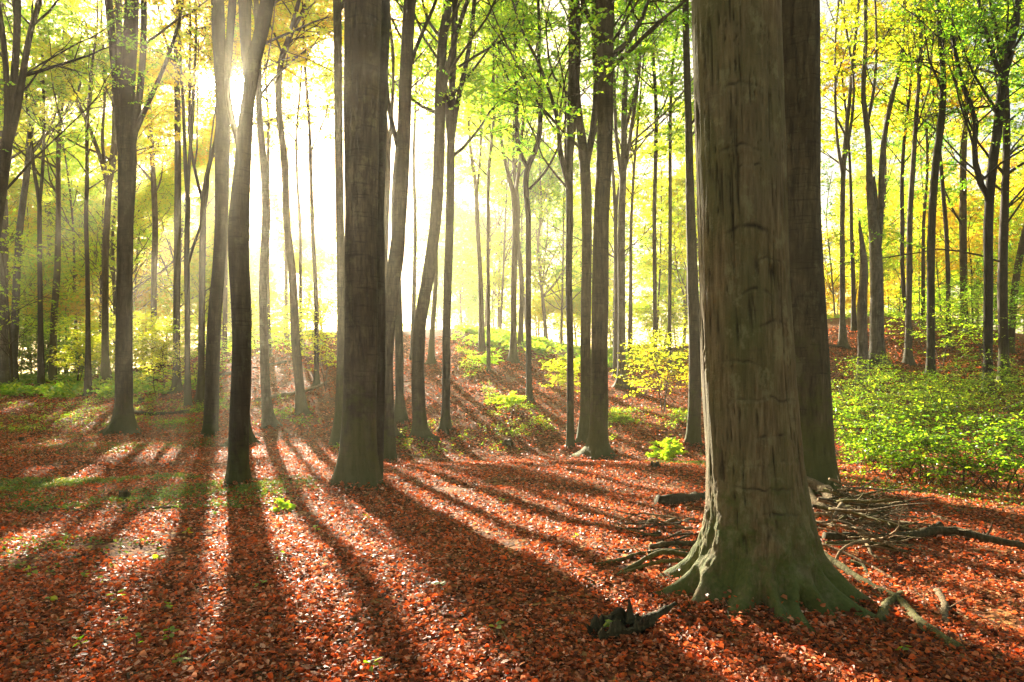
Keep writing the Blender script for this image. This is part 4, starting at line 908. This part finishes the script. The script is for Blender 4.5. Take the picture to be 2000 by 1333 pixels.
# brushwood heap round the giant trunk: traced branches
BR = [('long mossy yellow branch reaching from the giant roots to the lower right', [(1600,1078),(1640,1105),(1700,1150),(1740,1168),(1800,1225),(1850,1262),(1876,1276)], [4.95,4.8,4.55,4.45,4.15,3.95,3.85], .020, .026, WOODM, 2),
 ('short mossy branch crossing the long yellow one', [(1718,1222),(1738,1185),(1760,1165)], [4.2,4.35,4.5], .026, .02, WOODM, 1),
 ('thick grey branch lying to the right edge across the heap', [(1610,1050),(1700,1052),(1780,1046),(1860,1036),(1930,1052),(2010,1068)], [5.6,5.55,5.5,5.5,5.3,5.2], .035, .022, WOODD, 3),
 ('long dark branch reaching the right edge behind the grey one', [(1640,1010),(1720,1030),(1800,1045),(1880,1052),(2005,1075)], [6.3,6.1,5.9,5.7,5.3], .028, .02, WOODD, 2),
 ('thick broken limb leaning on the thick smooth trunk', [(1572,940),(1600,952),(1628,985),(1655,1010)], [6.9,6.8,6.6,6.4], .06, .04, WOOD, 0),
 ('second broken limb leaning below the first one', [(1575,958),(1598,985),(1625,1005)], [6.7,6.6,6.45], .045, .03, WOOD, 0),
 ('smooth curved log lying right of the heap', [(1650,1000),(1690,1022),(1730,1033),(1770,1036)], [6.6,6.4,6.3,6.25], .055, .04, WOODM, 0),
 ('hooked pale branch stub standing up from the heap', [(1660,1098),(1684,1105),(1692,1122),(1690,1140)], [4.95,4.9,4.85,4.8], .016, .014, WOODM, 0),
 ('thin pale branch running down from the heap into the red leaves', [(1600,1060),(1680,1095),(1760,1142),(1830,1180),(1905,1222)], [5.2,5.0,4.75,4.5,4.2], .010, .005, WOOD, 4),
 ('thin branch along the sunlit strip right of the giant roots', [(1690,1120),(1750,1140),(1790,1160),(1850,1200)], [4.85,4.75,4.65,4.45], .012, .007, WOOD, 3),
 ('dark bent branch on the leaves right of the heap', [(1682,1000),(1705,988),(1722,995),(1745,1002)], [6.7,6.7,6.6,6.55], .04, .03, WOODD, 0),
 ('pale curled stub right of the dark bent branch', [(1722,1010),(1732,1002),(1728,994)], [6.4,6.4,6.4], .025, .02, WOODM, 0),
 ('thin pale stick alone on the leaves far right', [(1825,1008),(1860,1020),(1900,1030)], [6.4,6.2,6.05], .018, .01, WOOD, 1),
 ('thick branch pointing up right out of the heap', [(1730,1062),(1770,1050),(1800,1040),(1838,1024)], [5.6,5.7,5.75,5.8], .034, .026, WOODD, 0),
 ('short thick stub in the leaves below the heap', [(1830,1160),(1838,1172),(1845,1220)], [4.7,4.65,4.4], .022, .018, WOOD, 0),
 ('bundle forming yellow branch fanning left of the giant trunk', [(1355,1086),(1290,1080),(1230,1110),(1190,1135),(1142,1154)], [5.1,5.0,4.9,4.8,4.7], .018, .010, WOODM, 1),
 ('upper yellow branch fanning left of the giant trunk', [(1360,1078),(1300,1076),(1250,1082),(1200,1100),(1160,1108)], [5.3,5.25,5.2,5.1,5.0], .016, .009, WOODM, 1),
 ('brown branch at the top of the left fan', [(1365,1064),(1310,1064),(1270,1070)], [5.4,5.35,5.3], .026, .02, WOODD, 0),
 ('lowest brown branch of the left fan', [(1350,1096),(1290,1098),(1240,1112),(1215,1125)], [5.0,4.95,4.9,4.85], .014, .010, WOODM, 1)]
for lab, px, dp, r0, r1, m, tw in BR: stick('dry_branch', lab, 'branch', px, r0*1.35, r1*1.35, m, depths=dp, twigs=tw, sides=10, group='branches of the brushwood heap')
# and the small stuff of the heap, every stick its own object
for i in range(112):
    right = i < 86
    if right: x0 = rng.uniform(1580, 1700); Y0 = rng.uniform(5.9, 8.6); ln = rng.uniform(.3, .95); a = rng.normal(-.55, .75)
    else: x0 = rng.uniform(1230, 1370); Y0 = rng.uniform(5.8, 8.0); ln = rng.uniform(.3, .8); a = math.pi-rng.normal(-.1, .4)
    st = np.array([(x0-1000)/F*Y0, Y0, 0]); st[2] = H(st[0], st[1])+rng.uniform(.03, .50 if right else .14)*max(0, 1-abs(x0-1620)/130 if right else .6)
    p = grow(st[None], np.array([[math.cos(a), math.sin(a), rng.normal(-.06, .12)]]), np.array([ln]), 7, -.1, .13)
    p[..., 2] = np.maximum(p[..., 2], H(p[..., 0], p[..., 1])+.012)
    r0 = rng.uniform(.008, .023); mb = MB(); tubes(mb, p, np.linspace(r0, r0*.4, 8)[None], 6, 0, .1, cap=True)
    s, d, _ = along(p, 3, .3, 1); T = grow(s, spread(d, 25, 60), rng.uniform(.08, .3, 3), 3, 0, .12); tubes(mb, T, np.full((3, 4), r0*.35)*np.linspace(1, .4, 4), 4)
    m = [WOOD, WOODD, WOODM, WOOD, WOOD][int(rng.integers(5))]
    tag(mb.build('dry_stick', m, None, p[0, 0]), 'thin dry stick tangled in the brushwood heap right of the giant trunk' if right else 'thin dry stick of the brushwood fan left of the giant trunk', 'stick', 'sticks of the brushwood heap' if right else 'sticks of the left brushwood fan')
# loose twigs on the leaf floor
for i in range(70):
    x, y = rng.uniform(20, 1980), rng.uniform(960, 1320); b = G(x, y); ln = rng.uniform(.12, .4); a = rng.random()*6.283
    p = grow((b+[0, 0, .03])[None], np.array([[math.cos(a), math.sin(a), .02]]), np.array([ln]), 5, 0, .12); p[..., 2] = np.maximum(p[..., 2]*.5+.5*H(p[..., 0], p[..., 1]), H(p[..., 0], p[..., 1])+.015)
    mb = MB(); tubes(mb, p, np.linspace(.005, .002, 6)[None], 5, cap=True)
    tag(mb.build('twig', [WOOD, WOODD][i % 2], None, p[0, 0]), 'small loose twig lying on the red leaf floor', 'twig', 'loose twigs on the leaf floor')

# ------------------------------------------------------------------ haze
if HAZE > 0:
    mb = MB(); x0, x1, y0, y1, z0, z1 = -330, 330, -130, 430, -4, 34
    v = [(x, y, z) for z in (z0, z1) for y in (y0, y1) for x in (x0, x1)]
    mb.add(v, [(0, 2, 3, 1), (4, 5, 7, 6), (0, 1, 5, 4), (2, 6, 7, 3), (0, 4, 6, 2), (1, 3, 7, 5)])
    k = NT('forest haze'); vp = k.n('VolumePrincipled'); vp.inputs['Color'].default_value = (1, .91, .66, 1); vp.inputs['Density'].default_value = HAZE; vp.inputs['Anisotropy'].default_value = HAZE_G
    k.l(vp.outputs[0], k.out.inputs['Volume'])
    tag(mb.build('haze', k.m, smooth=False), kind='stuff')
